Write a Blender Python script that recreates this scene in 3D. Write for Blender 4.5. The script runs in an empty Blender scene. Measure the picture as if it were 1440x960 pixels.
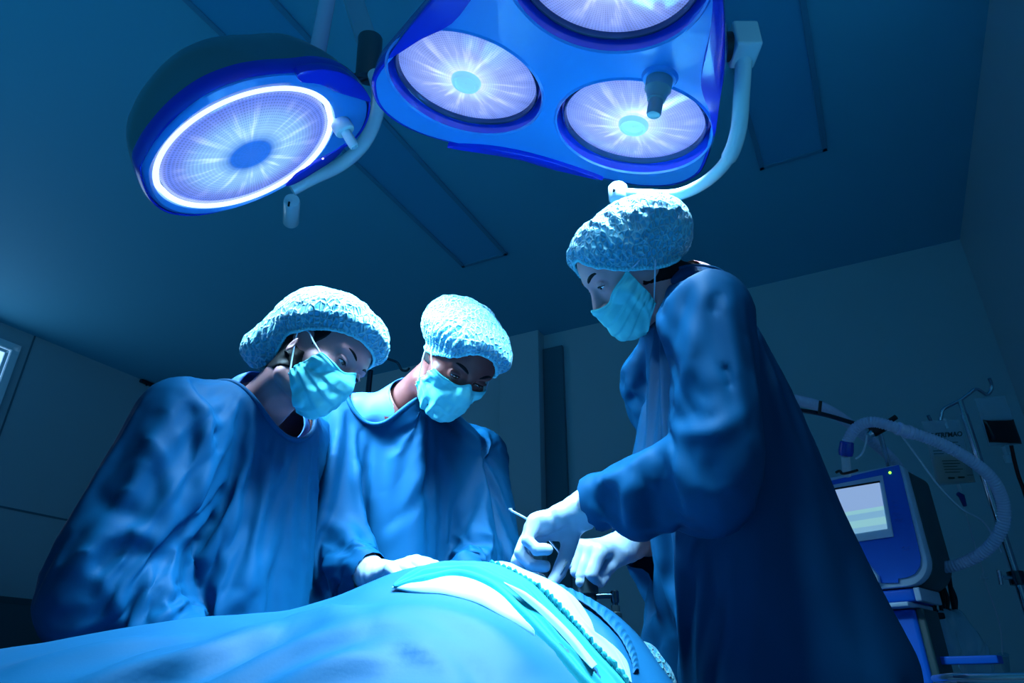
import bpy, bmesh, math, random
import numpy as np
from mathutils import Vector, Matrix, noise
random.seed(4)
C = bpy.context.scene.collection
PI = math.pi
TH = math.radians(27.0); FPX = 960.0; CAMH = 0.88

# ------------------------------------------------------------------ camera
def ray(u, v):
    r, up = u - 720.0, 480.0 - v
    return np.array([r, FPX*math.cos(TH) - up*math.sin(TH), FPX*math.sin(TH) + up*math.cos(TH)])/FPX
def P(u, v, d):
    """world point seen at photo pixel (u, v) at distance d along the viewing axis"""
    q = ray(u, v)*d
    return np.array([q[0], q[1], q[2] + CAMH])
def on_plane(u, v, c, n):
    q = ray(u, v); o = np.array([0, 0, CAMH])
    return o + q*(np.dot(n, c - o)/np.dot(n, q))
cam_d = bpy.data.cameras.new('camera'); cam_o = bpy.data.objects.new('camera', cam_d); C.objects.link(cam_o)
cam_d.sensor_width = 36.0; cam_d.lens = 24.0; cam_d.clip_start = 0.02
cam_o.location = (0, 0, CAMH); cam_o.rotation_euler = (math.radians(90) + TH, 0, 0)
bpy.context.scene.camera = cam_o

# ------------------------------------------------------------------ materials
def mat(name, col, rough=0.5, metal=0.0, spec=0.5, emis=None, estr=0.0, trans=0.0, alpha=1.0, sheen=0.0, bump=None, coat=0.0, sub=0.0, ior=1.45, vary=None):
    m = bpy.data.materials.new(name); m.use_nodes = True
    nt = m.node_tree; b = nt.nodes['Principled BSDF']
    b.inputs['Base Color'].default_value = (*col, 1); b.inputs['Roughness'].default_value = rough
    b.inputs['Metallic'].default_value = metal; b.inputs['Specular IOR Level'].default_value = spec
    b.inputs['Transmission Weight'].default_value = trans; b.inputs['Alpha'].default_value = alpha
    b.inputs['Sheen Weight'].default_value = sheen; b.inputs['Coat Weight'].default_value = coat
    b.inputs['IOR'].default_value = ior
    if sub:
        b.inputs['Subsurface Weight'].default_value = sub; b.inputs['Subsurface Radius'].default_value = (0.01, 0.004, 0.002)
        b.inputs['Subsurface Scale'].default_value = 1.0
    if emis:
        b.inputs['Emission Color'].default_value = (*emis, 1); b.inputs['Emission Strength'].default_value = estr
    tc = nt.nodes.new('ShaderNodeTexCoord')
    if vary:       # (scale, second colour)
        n = nt.nodes.new('ShaderNodeTexNoise'); n.inputs['Scale'].default_value = vary[0]; n.inputs['Detail'].default_value = 4
        mx = nt.nodes.new('ShaderNodeMix'); mx.data_type = 'RGBA'
        mx.inputs['A'].default_value = (*col, 1); mx.inputs['B'].default_value = (*vary[1], 1)
        nt.links.new(tc.outputs['Object'], n.inputs['Vector'])
        nt.links.new(n.outputs['Fac'], mx.inputs['Factor']); nt.links.new(mx.outputs['Result'], b.inputs['Base Color'])
    if bump:       # (scale, strength, distance)
        n = nt.nodes.new('ShaderNodeTexNoise'); n.inputs['Scale'].default_value = bump[0]; n.inputs['Detail'].default_value = 5
        bp = nt.nodes.new('ShaderNodeBump'); bp.inputs['Strength'].default_value = bump[1]; bp.inputs['Distance'].default_value = bump[2]
        nt.links.new(tc.outputs['Object'], n.inputs['Vector']); nt.links.new(n.outputs['Fac'], bp.inputs['Height'])
        nt.links.new(bp.outputs['Normal'], b.inputs['Normal'])
    return m
M = {}
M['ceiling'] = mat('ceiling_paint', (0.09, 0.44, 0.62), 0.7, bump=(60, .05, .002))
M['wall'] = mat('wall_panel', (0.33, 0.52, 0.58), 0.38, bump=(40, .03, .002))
M['wall_lit'] = mat('wall_lit', (0.42, 0.62, 0.68), 0.40, bump=(40, .03, .002))  # lighter copy of the wall panel: light spill on the far wall put into colour
M['trim'] = mat('wall_trim', (0.06, 0.18, 0.23), 0.4)
M['floor'] = mat('floor_vinyl', (0.10, 0.22, 0.27), 0.3, vary=(30, (0.13, 0.27, 0.32)))
M['panel'] = mat('ceiling_light_panel', (0.05, 0.38, 0.62), 0.35)
M['panel_frame'] = mat('ceiling_light_frame', (0.05, 0.28, 0.44), 0.5)
M['lampface'] = mat('lamp_face_plastic', (0.04, 0.34, 0.90), 0.35, coat=.3)
M['lampblue'] = mat('lamp_deep_blue', (0.004, 0.03, 0.62), 0.25, coat=.4)
M['lampdome'] = mat('lamp_dome_shell', (0.04, 0.17, 0.23), 0.3, coat=.2)
M['white_enamel'] = mat('white_enamel', (0.70, 0.90, 0.98), 0.25, coat=.4)
M['grey_plastic'] = mat('grey_plastic', (0.20, 0.34, 0.40), 0.35)
M['dark_plastic'] = mat('dark_plastic', (0.012, 0.03, 0.04), 0.35)
M['steel'] = mat('polished_steel', (0.62, 0.76, 0.9), 0.25, metal=.85)
M['darksteel'] = mat('dark_steel', (0.05, 0.09, 0.12), 0.25, metal=1.0)
M['pole_steel'] = mat('pole_steel', (.42, .55, .66), .16, metal=1.0)
M['black'] = mat('black_rubber', (0.008, 0.012, 0.016), 0.5)

# ------------------------------------------------------------------ objects
def tag(o, label=None, cat=None, group=None, kind=None):
    for k, v in (('label', label), ('category', cat), ('group', group), ('kind', kind)):
        if v: o[k] = v
    return o
def empty(name, loc, label, cat, group=None):
    o = bpy.data.objects.new(name, None); C.objects.link(o); o.location = tuple(loc); o.empty_display_size = .05
    bpy.context.view_layer.update()
    return tag(o, label, cat, group)
def link(name, me, m=None, parent=None, smooth=True):
    if m is not None and not me.materials: me.materials.append(m)
    if smooth: me.shade_smooth()
    o = bpy.data.objects.new(name, me); C.objects.link(o)
    if parent is not None:
        o.parent = parent; o.matrix_parent_inverse = wmat(parent).inverted()
    return o
def wmat(o):
    w = Matrix.LocRotScale(o.location, o.rotation_euler, o.scale)
    return wmat(o.parent) @ o.matrix_parent_inverse @ w if o.parent else w
def npmesh(name, v, faces):
    me = bpy.data.meshes.new(name)
    v = np.asarray(v, np.float32)
    if isinstance(faces, np.ndarray) and faces.ndim == 2:
        k = faces.shape[1]; me.vertices.add(len(v)); me.vertices.foreach_set('co', v.ravel())
        me.loops.add(faces.size); me.loops.foreach_set('vertex_index', faces.astype(np.int32).ravel())
        me.polygons.add(len(faces)); me.polygons.foreach_set('loop_start', np.arange(0, faces.size, k, dtype=np.int32))
        me.update(calc_edges=True)
    else:
        me.from_pydata([tuple(map(float, p)) for p in v], [], faces); me.update()
    me.validate()
    return me
class MB:
    """collects primitives into one mesh"""
    def __init__(s): s.v = []; s.f = []
    def add(s, v, f):
        b = len(s.v); s.v += [tuple(map(float, p)) for p in v]; s.f += [tuple(b + i for i in q) for q in f]; return s
    def grid(s, rows, close=False, caps=False):
        """rows: list of equally long rings/rows of points"""
        rows = [list(r) for r in rows]; n = len(rows[0]); v = [p for r in rows for p in r]; f = []
        for i in range(len(rows) - 1):
            for j in range(n if close else n - 1):
                a = i*n + j; b = i*n + (j + 1) % n
                f.append((a, b, b + n, a + n))
        if caps and close:
            f.append(tuple(range(n))[::-1]); f.append(tuple((len(rows) - 1)*n + j for j in range(n)))
        return s.add(v, f)
    def tube(s, pts, r, n=16, closed=False, caps=True, flat=None):
        pts = [np.array(p, float) for p in pts]; m = len(pts)
        rr = r if hasattr(r, '__len__') else [r]*m
        tang = []
        for i in range(m):
            a = pts[(i - 1) % m if closed else max(i - 1, 0)]; b = pts[(i + 1) % m if closed else min(i + 1, m - 1)]
            t = b - a; tang.append(t/(np.linalg.norm(t) + 1e-12))
        x = np.cross(tang[0], [0, 0, 1.]);
        if np.linalg.norm(x) < 1e-3: x = np.cross(tang[0], [0, 1., 0])
        x /= np.linalg.norm(x); rows = []
        for i in range(m):
            x = x - tang[i]*np.dot(x, tang[i]); x /= np.linalg.norm(x); y = np.cross(tang[i], x)
            fx, fy = flat if flat else (1, 1)
            rows.append([pts[i] + rr[i]*(fx*math.cos(2*PI*j/n)*x + fy*math.sin(2*PI*j/n)*y) for j in range(n)])
        if closed: rows.append(rows[0])
        return s.grid(rows, True, caps and not closed)
    def cyl(s, a, b, r, r2=None, n=24, bev=0.0):
        a, b = np.array(a, float), np.array(b, float); r2 = r if r2 is None else r2
        L = np.linalg.norm(b - a); d = (b - a)/L
        if bev: return s.tube([a, a + d*bev*.3, a + d*bev, b - d*bev, b - d*bev*.3, b], [r - bev, r - bev*.3, r, r2, r2 - bev*.3, r2 - bev], n)
        return s.tube([a, b], [r, r2], n)
    def lathe(s, c, axis, prof, n=48, caps=False):
        """prof: (radius, height along axis) pairs"""
        c = np.array(c, float); axis = np.array(axis, float)/np.linalg.norm(axis)
        x = np.cross(axis, [0, 0, 1.]);
        if np.linalg.norm(x) < 1e-3: x = np.array([1., 0, 0])
        x /= np.linalg.norm(x); y = np.cross(axis, x)
        return s.grid([[c + axis*h + r*(math.cos(2*PI*j/n)*x + math.sin(2*PI*j/n)*y) for j in range(n)] for r, h in prof], True, caps)
    def box(s, c, size, ax=None, bev=0.0):
        ax = np.eye(3) if ax is None else np.array(ax, float); c = np.array(c, float); hx, hy, hz = [q/2 for q in size]
        bm = bmesh.new(); bmesh.ops.create_cube(bm, size=1)
        for v in bm.verts: v.co = Vector((v.co.x*2*hx, v.co.y*2*hy, v.co.z*2*hz))
        if bev: bmesh.ops.bevel(bm, geom=bm.edges[:], offset=bev, segments=3, affect='EDGES', profile=.6)
        v = [c + ax[0]*q.co.x + ax[1]*q.co.y + ax[2]*q.co.z for q in bm.verts]
        f = [tuple(w.index for w in q.verts) for q in bm.faces]; bm.free()
        return s.add(v, f)
    def prism(s, poly, n, t, bev=0.0):
        """flat polygon (world points) thickened by t along n; rounded outer edge"""
        poly = [np.array(p, float) for p in poly]; c = sum(poly)/len(poly); n = np.array(n, float)
        def sc(k): return [p + (c - p)/np.linalg.norm(c - p)*k for p in poly]
        if bev: rings = [[p for p in sc(bev)], [p + n*bev*.3 for p in sc(bev*.3)], [p + n*bev for p in poly], [p + n*(t - bev) for p in poly], [p + n*(t - bev*.3) for p in sc(bev*.3)], [p + n*t for p in sc(bev)]]
        else: rings = [poly, [p + n*t for p in poly]]
        return s.grid(rings, True, True)
    def build(s, name, m, parent=None, smooth=True, angle=40, fix=True):
        me = bpy.data.meshes.new(name); me.from_pydata(s.v, [], s.f); me.update()
        bm = bmesh.new(); bm.from_mesh(me); bmesh.ops.remove_doubles(bm, verts=bm.verts, dist=1e-6)
        if fix: bmesh.ops.recalc_face_normals(bm, faces=bm.faces)
        if smooth:
            for e in bm.edges:
                if len(e.link_faces) == 2 and e.calc_face_angle(0) > math.radians(angle): e.smooth = False
        bm.to_mesh(me); bm.free()
        return link(name, me, m, parent, smooth)
def spline(pts, n=8, closed=False):
    """Catmull-Rom through pts"""
    pts = [np.array(p, float) for p in pts]; m = len(pts); out = []
    for i in range(m if closed else m - 1):
        g = (lambda k: pts[k % m]) if closed else (lambda k: pts[min(max(k, 0), m - 1)])
        a, b, c, d = g(i - 1), g(i), g(i + 1), g(i + 2)
        for j in range(n):
            t = j/n; out.append(.5*((2*b) + (c - a)*t + (2*a - 5*b + 4*c - d)*t*t + (3*b - 3*c + d - a)*t**3))
    if not closed: out.append(pts[-1])
    return out
def unit(v): v = np.array(v, float); return v/np.linalg.norm(v)

# ------------------------------------------------------------------ room
AZ = math.radians(27.1); A = np.array([math.sin(AZ), math.cos(AZ), 0]); B = np.array([math.cos(AZ), -math.sin(AZ), 0]); UP = np.array([0, 0, 1.])
CZ = 3.10
def R(b, a, z): return A*a + B*b + UP*z
WL, WR, WF, WBK = -4.72*1.047, 0.79, 3.90, .10
def slab(name, b0, b1, a0, a1, z0, z1, m, kind='structure', parent=None, bev=0):
    mb = MB(); mb.box(R((b0 + b1)/2, (a0 + a1)/2, (z0 + z1)/2), (b1 - b0, a1 - a0, z1 - z0), (B, A, UP), bev)
    o = mb.build(name, m, parent, smooth=bool(bev))
    if kind and parent is None: o['kind'] = kind
    return o
slab('floor', WL - .1, WR + 1.6, WBK, WF + .1, -.1, 0, M['floor'])
slab('ceiling', WL - .1, WR + .1, WBK, WF + .1, CZ, CZ + .1, M['ceiling'])
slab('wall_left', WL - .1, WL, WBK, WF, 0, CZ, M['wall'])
slab('wall_far', WL - .1, WR + .1, WF, WF + .1, 0, CZ, M['wall_lit'])
slab('wall_right', WR, WR + .1, 1.9, WF, 0, CZ, M['wall'])
# seams between wall panels, pilaster and its dark shade slab
mb = MB()
for a in (2.27, 0.9, 3.4): mb.box(R(WL + .002, a, CZ/2), (.006, .010, CZ), (B, A, UP))
for z in (1.93,): mb.box(R(WL + .002, 1.5, z), (.006, 4.8, .012), (B, A, UP))
o = mb.build('trim_1', M['trim'], smooth=False); o['kind'] = 'structure'
q = [np.dot(ray(u, 600), B)/np.dot(ray(u, 600), A)*WF for u in (712, 768, 797)]
slab('trim_2', q[0], q[1], WF - .10, WF, 0, CZ, M['wall_lit'], bev=.004)
slab('pilaster_shade', q[1], q[2], WF - .03, WF, 0, CZ - .12, M['trim'], bev=.004)  # dark slab stands in for the shaded side of the pilaster
slab('baseboard_left', WL, WL + .015, WBK, WF, 0, .1, M['trim'])
slab('baseboard_far', WL, WR, WF - .015, WF, 0, .1, M['trim'])
# lit window in the left wall
win = empty('window_1', R(WL, 1.60, 2.3), None, None); win['kind'] = 'structure'
mb = MB()
w0, w1, z0, z1 = 1.05, 2.20, 1.62, 2.98
for k, (t, dpt) in enumerate(((.05, .035), (.022, .02))):
    q = k*.055
    for a_, s_ in ((w0 + q, 1), (w1 - q, -1)): mb.box(R(WL + dpt/2, a_ + s_*t/2, (z0 + z1)/2), (dpt, t, z1 - z0 - 2*q), (B, A, UP), .003)
    for z_, s_ in ((z0 + q, 1), (z1 - q, -1)): mb.box(R(WL + dpt/2, (w0 + w1)/2, z_ + s_*t/2), (dpt, w1 - w0 - 2*q, t), (B, A, UP), .003)
mb.build('window_frame', M['white_enamel'], win)
mb = MB(); mb.box(R(WL + .004, (w0 + w1)/2, (z0 + z1)/2), (.006, w1 - w0 - .05, z1 - z0 - .05), (B, A, UP))
mb.build('window_pane', mat('lit_window', (.5, .7, .9), .3, emis=(.42, .68, 1.0), estr=1.3), win, False)
# dark clips where wall meets ceiling
for i, (u, v) in enumerate(((4, 436), (232, 529))):
    q = ray(u, v); t = (CZ - CAMH)/q[2]; p = q*t; a_ = np.dot(p, A)
    mb = MB(); mb.box(R(WL + .015, a_, CZ - .018), (.03, .12, .025), (B, A, UP), .004); mb.cyl(R(WL + .015, a_, CZ - .005), R(WL + .015, a_, CZ - .04), .008)
    o = mb.build('ceiling_bracket', M['black'])
    tag(o, ['small black bracket at wall top above the lit window', 'small black bracket at wall top above the left person\'s shoulder'][i], 'bracket')
# recessed luminaires in the ceiling, switched off
def luminaire(b0, b1, a0, a1, label):
    e = empty('ceiling_light', R((b0 + b1)/2, (a0 + a1)/2, CZ), label, 'ceiling light', 'switched off ceiling lights')
    mb = MB(); t = .022
    for b_, s_ in ((b0, 1), (b1, -1)): mb.box(R(b_ + s_*t/2, (a0 + a1)/2, CZ - .006), (t, a1 - a0, .012), (B, A, UP), .002)
    for a_, s_ in ((a0, 1), (a1, -1)): mb.box(R((b0 + b1)/2, a_ + s_*t/2, CZ - .006), (b1 - b0, t, .012), (B, A, UP), .002)
    mb.build('light_frame', M['panel_frame'], e)
    mb = MB(); mb.box(R((b0 + b1)/2, (a0 + a1)/2, CZ - .003), (b1 - b0 - .03, a1 - a0 - .03, .005), (B, A, UP)); mb.build('diffuser', M['panel'], e, False)
luminaire(-1.80, -1.50, 1.62, 2.88, 'long dark ceiling light panel between the two lamp heads')
luminaire(-1.80, -1.50, .25, 1.55, 'dark ceiling light panel at the top left behind the dome lamp')
luminaire(-.10, .20, .9, 2.80, 'dark ceiling light panel right of the triple lamp head')
# low dark cabinet by the left wall
cab = empty('storage_cabinet', R(WL + .3, 1.95, 0), 'low dark storage cabinet against the left wall behind the left person', 'cabinet')
mb = MB(); mb.box(R(WL + .28, 2.0, .70), (.50, 1.5, 1.30), (B, A, UP), .01); mb.build('body', mat('cabinet_dark', (.02, .07, .09), .4), cab)
for a_ in (1.63, 2.37):
    mb = MB(); mb.box(R(WL + .54, a_, .70), (.02, .70, 1.22), (B, A, UP), .004); d = mb.build('door', mat('cabinet_door', (.025, .085, .11), .35), cab)
    mb = MB(); mb.cyl(R(WL + .57, a_ + .28, .75), R(WL + .57, a_ + .28, .95), .006, bev=.002); mb.build('handle', M['steel'], d)
mb = MB(); mb.box(R(WL + .28, 2.0, .03), (.44, 1.4, .06), (B, A, UP)); mb.build('plinth', M['black'], cab, False)

# ------------------------------------------------------------------ surgical lamps
def lens_mat(name, kind):
    """faceted reflector seen through its glass: generated in the lens's own radius/angle, radius 1 at the rim"""
    m = bpy.data.materials.new(name); m.use_nodes = True; nt = m.node_tree; N = nt.nodes; L = nt.links
    b = N['Principled BSDF']; tc = N.new('ShaderNodeTexCoord'); sx = N.new('ShaderNodeSeparateXYZ'); L.new(tc.outputs['Object'], sx.inputs[0])
    def mth(op, a, b_=None, c=None):
        n = N.new('ShaderNodeMath'); n.operation = op
        for i, q in enumerate((a, b_, c)):
            if q is None: continue
            if isinstance(q, (int, float)): n.inputs[i].default_value = q
            else: L.new(q, n.inputs[i])
        return n.outputs[0]
    def ramp(fac, stops):
        r = N.new('ShaderNodeValToRGB'); e = r.color_ramp.elements
        e[0].position, e[0].color = stops[0][0], (*stops[0][1], 1); e[1].position, e[1].color = stops[-1][0], (*stops[-1][1], 1)
        for p, c in stops[1:-1]: q = e.new(p); q.color = (*c, 1)
        L.new(fac, r.inputs[0]); return r.outputs[0]
    x, y = sx.outputs[0], sx.outputs[1]
    rr = mth('SQRT', mth('ADD', mth('MULTIPLY', x, x), mth('MULTIPLY', y, y)))
    an = mth('ARCTAN2', y, x)
    ns = N.new('ShaderNodeTexNoise'); ns.noise_dimensions = '2D'; ns.inputs['Scale'].default_value = 3.0; ns.inputs['Detail'].default_value = 3
    cmb = N.new('ShaderNodeCombineXYZ'); L.new(mth('MULTIPLY', rr, .5), cmb.inputs[0]); L.new(mth('MULTIPLY', an, 2.2 if kind == 'big' else 1.6), cmb.inputs[1]); L.new(cmb.outputs[0], ns.inputs['Vector'])
    rings = mth('SINE', mth('MULTIPLY', rr, 150.0 if kind == 'big' else 190.0)); rays = mth('SINE', mth('MULTIPLY', an, 150.0 if kind == 'big' else 150.0))
    cells = mth('MAXIMUM', mth('MULTIPLY', rings, 1.0), rays)
    edge = mth('SMOOTH_MIN', mth('MULTIPLY', rr, 1.6), 1.0, .1)
    pat = mth('MULTIPLY', mth('ADD', mth('MULTIPLY', cells, .26), -.13), edge)
    if kind == 'big':
        base = ramp(rr, [(0, (.03, .18, .80)), (.23, (.02, .17, .80)), (.30, (.22, .52, 1.0)), (.42, (.40, .80, 1.15)), (.62, (.32, .66, 1.15)), (.80, (.22, .34, .95)), (.92, (.16, .26, .90)), (1.0, (.35, .45, 1.0))])
    else:
        base = ramp(rr, [(0, (.10, .45, .80)), (.16, (.20, .65, 1.0)), (.21, (.9, 1.1, 1.2)), (.34, (.62, .9, 1.2)), (.5, (.42, .55, 1.05)), (.8, (.30, .42, 1.0)), (1.0, (.18, .30, .9))])
    streak = mth('ADD', .80 if kind == 'big' else .70, mth('MULTIPLY', ns.outputs[0], .35 if kind == 'big' else .6))
    hot = mth('POWER', mth('MAXIMUM', mth('ADD', mth('MULTIPLY', ns.outputs[0], 1.6), -.85), 0.0), 1.0)
    val = mth('MULTIPLY', mth('ADD', 1.0, mth('MULTIPLY', pat, 1.0)), streak)
    vm = N.new('ShaderNodeVectorMath'); vm.operation = 'SCALE'; L.new(base, vm.inputs[0]); L.new(val, vm.inputs['Scale'])
    va = N.new('ShaderNodeVectorMath'); va.operation = 'ADD'; L.new(vm.outputs[0], va.inputs[0])
    cb = N.new('ShaderNodeCombineXYZ'); band = ramp(rr, [(0, (0, 0, 0)), (.25, (0, 0, 0)), (.4, (1, 1, 1)), (.65, (1, 1, 1)), (.9, (0, 0, 0))])
    h2 = mth('MULTIPLY', hot, band); [L.new(h2, cb.inputs[i]) for i in range(3)]; L.new(cb.outputs[0], va.inputs[1])
    L.new(va.outputs[0], b.inputs['Emission Color']); b.inputs['Emission Strength'].default_value = .8
    b.inputs['Base Color'].default_value = (.02, .06, .2, 1); b.inputs['Roughness'].default_value = .12
    return m
M['lens_big'] = lens_mat('lens_single', 'big'); M['lens_small'] = lens_mat('lens_triple', 'small')
M['ring_glow'] = mat('ring_glow', (.6, .7, 1), .3, emis=(.80, .92, 1.0), estr=1.15)

def lens(name, c, n, ex, r, dome, m, parent):
    """glass disc: local xy is radius-normalised; shallow bulge"""
    n = unit(n); ex = unit(ex - n*np.dot(ex, n)); ey = np.cross(n, ex)
    nr, na = 14, 72; v = [(0, 0, dome/r)]; f = []
    for i in range(1, nr + 1):
        q = i/nr
        for j in range(na): v.append((q*math.cos(2*PI*j/na), q*math.sin(2*PI*j/na), dome/r*(1 - q*q)))
    for j in range(na): f.append((0, 1 + j, 1 + (j + 1) % na))
    for i in range(nr - 1):
        for j in range(na): a = 1 + i*na + j; b = 1 + i*na + (j + 1) % na; f.append((a, a + na, b + na, b))
    b0 = len(v)    # rim going back, so it has thickness
    for j in range(na): v.append((math.cos(2*PI*j/na), math.sin(2*PI*j/na), -.012/r))
    lb = 1 + (nr - 1)*na
    for j in range(na): f.append((lb + j, b0 + j, b0 + (j + 1) % na, lb + (j + 1) % na))
    f.append(tuple(b0 + j for j in range(na))[::-1])
    me = bpy.data.meshes.new(name); me.from_pydata(v, [], f); me.update()
    o = link(name, me, m, None)
    mx = Matrix(((*(ex*r), 0), (*(ey*r), 0), (*(n*r), 0), (0, 0, 0, 1))).transposed(); mx.translation = Vector(c)
    o.parent = parent; o.matrix_world = mx; o.matrix_parent_inverse = wmat(parent).inverted()
    o.location, q, o.scale = mx.decompose(); o.rotation_euler = q.to_euler()
    return o
def lamp_light(c, n, power, size, spread, col=(.42, .76, 1.0)):
    l = bpy.data.lights.new('lamp_beam', 'AREA'); l.shape = 'DISK'; l.size = size; l.energy = power; l.color = col; l.spread = math.radians(spread)
    o = bpy.data.objects.new('lamp_beam', l); C.objects.link(o); o.location = tuple(c)
    o.rotation_euler = Vector(n).to_track_quat('-Z', 'Y').to_euler(); return o
def zoompts(s, ox, oy, k): return [(ox + float(a)/k, oy + float(b)/k) for a, b in (q.split(',') for q in s.split())]
def ring_inward(poly, c, k): return [p + (c - p)*k for p in poly]

# --- single dome lamp head (left)
nA = unit((.52, .28, -.80)); cA = P(349, 211, 1.58)
t = empty('surgical_lamp', cA - nA*.1, 'round dome surgical lamp head with one large glowing disc, on the left', 'surgical lamp')
outl = zoompts('95,700 110,640 160,560 250,460 370,370 500,315 620,290 750,280 850,270 945,290 1010,340 1050,410 1042,480 1005,545 940,602 850,665 700,750 600,800 500,840 400,868 300,879 200,862 130,800', 160, 0, 2.91)
po = spline([on_plane(u, v, cA, nA) for u, v in outl], 5, True)
e1 = unit(on_plane(450, 134, cA, nA) - cA); e2 = np.cross(nA, e1)
r_ring = .2105
cm = sum(po)/len(po)
# face plate: rings from outer edge in to the glowing ring
ringc = [cA + r_ring*1.035*(math.cos(a)*e1 + math.sin(a)*e2) for a in [math.atan2(np.dot(p - cA, e2), np.dot(p - cA, e1)) for p in po]]
mb = MB(); mid = [p*.5 + q*.5 for p, q in zip(ring_inward(po, cA, .035), ringc)]
mb.grid([[p - nA*.002 for p in ring_inward(po, cA, .03)], [p + nA*.006 for p in ring_inward(po, cA, .045)], [p + nA*.012 for p in mid], [p + nA*.006 for p in ringc], [p - nA*.03 for p in ringc]], True)
mb.build('face_plate', M['lampface'], t)
mb = MB(); mb.grid([[p + nA*.004 for p in ring_inward(po, cA, .03)], [p + nA*.006 for p in ring_inward(po, cA, .015)], [p + nA*0 for p in po], [p - nA*.022 for p in po], [p - nA*.030 for p in ring_inward(po, cA, .012)], [p - nA*.030 for p in ring_inward(po, cA, .12)]], True)
mb.build('rim', M['lampblue'], t)
# dome shell behind the rim
base = [p - nA*.028 for p in ring_inward(po, cA, .016)]; dome = []
cD = cA + e1*.015
for k in range(13):
    a = k/12*PI/2; q = math.cos(a)**.8; hgt = .172*math.sin(a)
    blend = min(1, k/4); row = []
    for p in base:
        w = p + nA*.028 - cD; w = w - nA*np.dot(w, nA); rad = np.linalg.norm(w); lim = .262
        tgt = w*(min(rad, lim)/rad) if k else w
        w2 = w*(1 - blend) + tgt*blend
        row.append(cD + w2*max(q, .01) - nA*(.028 + hgt))
    dome.append(row)
mb = MB(); mb.grid(dome, True, True); mb.build('dome_shell', M['lampdome'], t)
lens('glass_disc', cA + nA*.002, nA, e1, r_ring*.955, .012, M['lens_big'], t)
mb = MB(); mb.lathe(cA, nA, [(r_ring*.968, -.01), (r_ring*.970, .006), (r_ring*.98, .009), (r_ring*1.004, .009), (r_ring*1.016, .005), (r_ring*1.037, -.01)], 96); mb.build('light_ring', M['ring_glow'], t)
# blue accent covers at the pointed end
def accent(px, name, cen, n, lift=.012, parent=None, k=3, m=None):
    pts = spline([on_plane(u, v, cen + n*lift*.5, n) for u, v in px], k, True)
    mb = MB(); mb.prism([p - n*lift*.5 for p in pts], n, lift*1.2, .003); return mb.build(name, m or M['lampblue'], parent)
accent(zoompts('750,282 850,268 945,290 1010,340 1045,402 990,388 900,362 830,328 755,318', 160, 0, 2.91), 'upper_cover', cA, nA, .016, t)
accent(zoompts('700,748 770,690 860,632 945,582 900,640 810,700 730,745', 160, 0, 2.91), 'control_strip', cA, nA, .012, t)
q = on_plane(160 + 855/2.91, 648/2.91, cA + nA*.02, nA); mb = MB(); mb.lathe(q, nA, [(.0001, .002), (.0025, .002), (.003, 0)], 12, True); mb.build('indicator_light', mat('indicator', (1, .8, .7), .3, emis=(1, .85, .8), estr=1.5), t)
# handle
h0 = on_plane(160 + 918/2.91, 490/2.91, cA, nA); h1 = h0 + nA*.030; 
dirh = unit(P(160 + 985/2.91, 603/2.91, 1.43) - P(160 + 925/2.91, 505/2.91, 1.50)); dirh = nA
mb = MB(); mb.lathe(h0, dirh, [(.0235, -.01), (.0235, .012), (.025, .014), (.025, .034), (.023, .037), (.014, .038)], 32, True); hd = mb.build('handle_collar', M['white_enamel'], t)
mb = MB(); mb.lathe(h0, dirh, [(.0125, .03), (.0125, .078), (.011, .082), (.009, .083), (.0085, .076)], 28, True); mb.build('handle_grip', M['white_enamel'], t)
# yoke, knuckle, pole
def dA(u, v, ex): p = on_plane(u, v, cA, nA); return P(u, v, p[1]*math.cos(TH) + (p[2] - CAMH)*math.sin(TH) + ex)
yk = [dA(410, 266, .05), dA(438, 251, .06), dA(478, 232, .07), dA(508, 206, .08), dA(526, 172, .09), dA(533, 135, .10), dA(528, 105, .11)]
mb = MB(); mb.tube(spline(yk, 8), .0195, 20); mb.build('yoke_arm', M['white_enamel'], t)
k0 = dA(412, 246, .05); mb = MB(); k1 = dA(409, 312, .04); mb.lathe(k1, k0 - k1, [(.001, 0), (.022, 0), (.0235, .003), (.0235, .115), (.021, .125), (.001, .125)], 32); kn = mb.build('knuckle', M['white_enamel'], t)
mb = MB(); q = dA(406, 288, .015); mb.lathe(q, q*[1, 1, 0] - q + dA(406, 288, 0) - q, [(.0001, .004), (.003, .004), (.003, -.01)], 12); mb.build('screw', M['black'], kn)

# --- triple lamp head (right)
nB = unit((-.20, .19, -.96)); SB = 1.13; cB = P(790, 100, 1.158*SB); rl = .135*SB
t2 = empty('surgical_lamp', cB - nB*.08, 'triangular surgical lamp head with three round lights, upper centre right', 'surgical lamp')
c1, c2, c3 = (on_plane(u, v, cB, nB) for u, v in ((654.5, 119), (890, 180), (853, -34)))
tr = zoompts('110,150 60,210 48,250 65,310 120,360 200,398 300,425 450,456 600,495 730,527 850,551 950,549 1020,520 1050,470 1068,400 1085,300 1100,200', 500, 0, 2.118)
tp = [on_plane(u, v, cB, nB) for u, v in tr]
f1 = unit(c2 - c1); f2 = np.cross(nB, f1)
cen = (c1 + c2 + c3)/3
Rc3 = rl*1.24
# complete the outline round the lobe above the frame
ang = lambda p, c: math.atan2(np.dot(p - c, f2), np.dot(p - c, f1))
d3 = unit(c3 - cen); s3 = np.cross(nB, d3)
if np.dot(s3, tp[-1] - cen) < 0: s3 = -s3
arc = [c3 + Rc3*(math.cos(a)*s3 + math.sin(a)*d3) for a in np.linspace(.0, PI, 9)]
pb = spline(tp + arc, 5, True)
lobes = [(c1, rl), (c2, rl), (c3, rl)]
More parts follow.
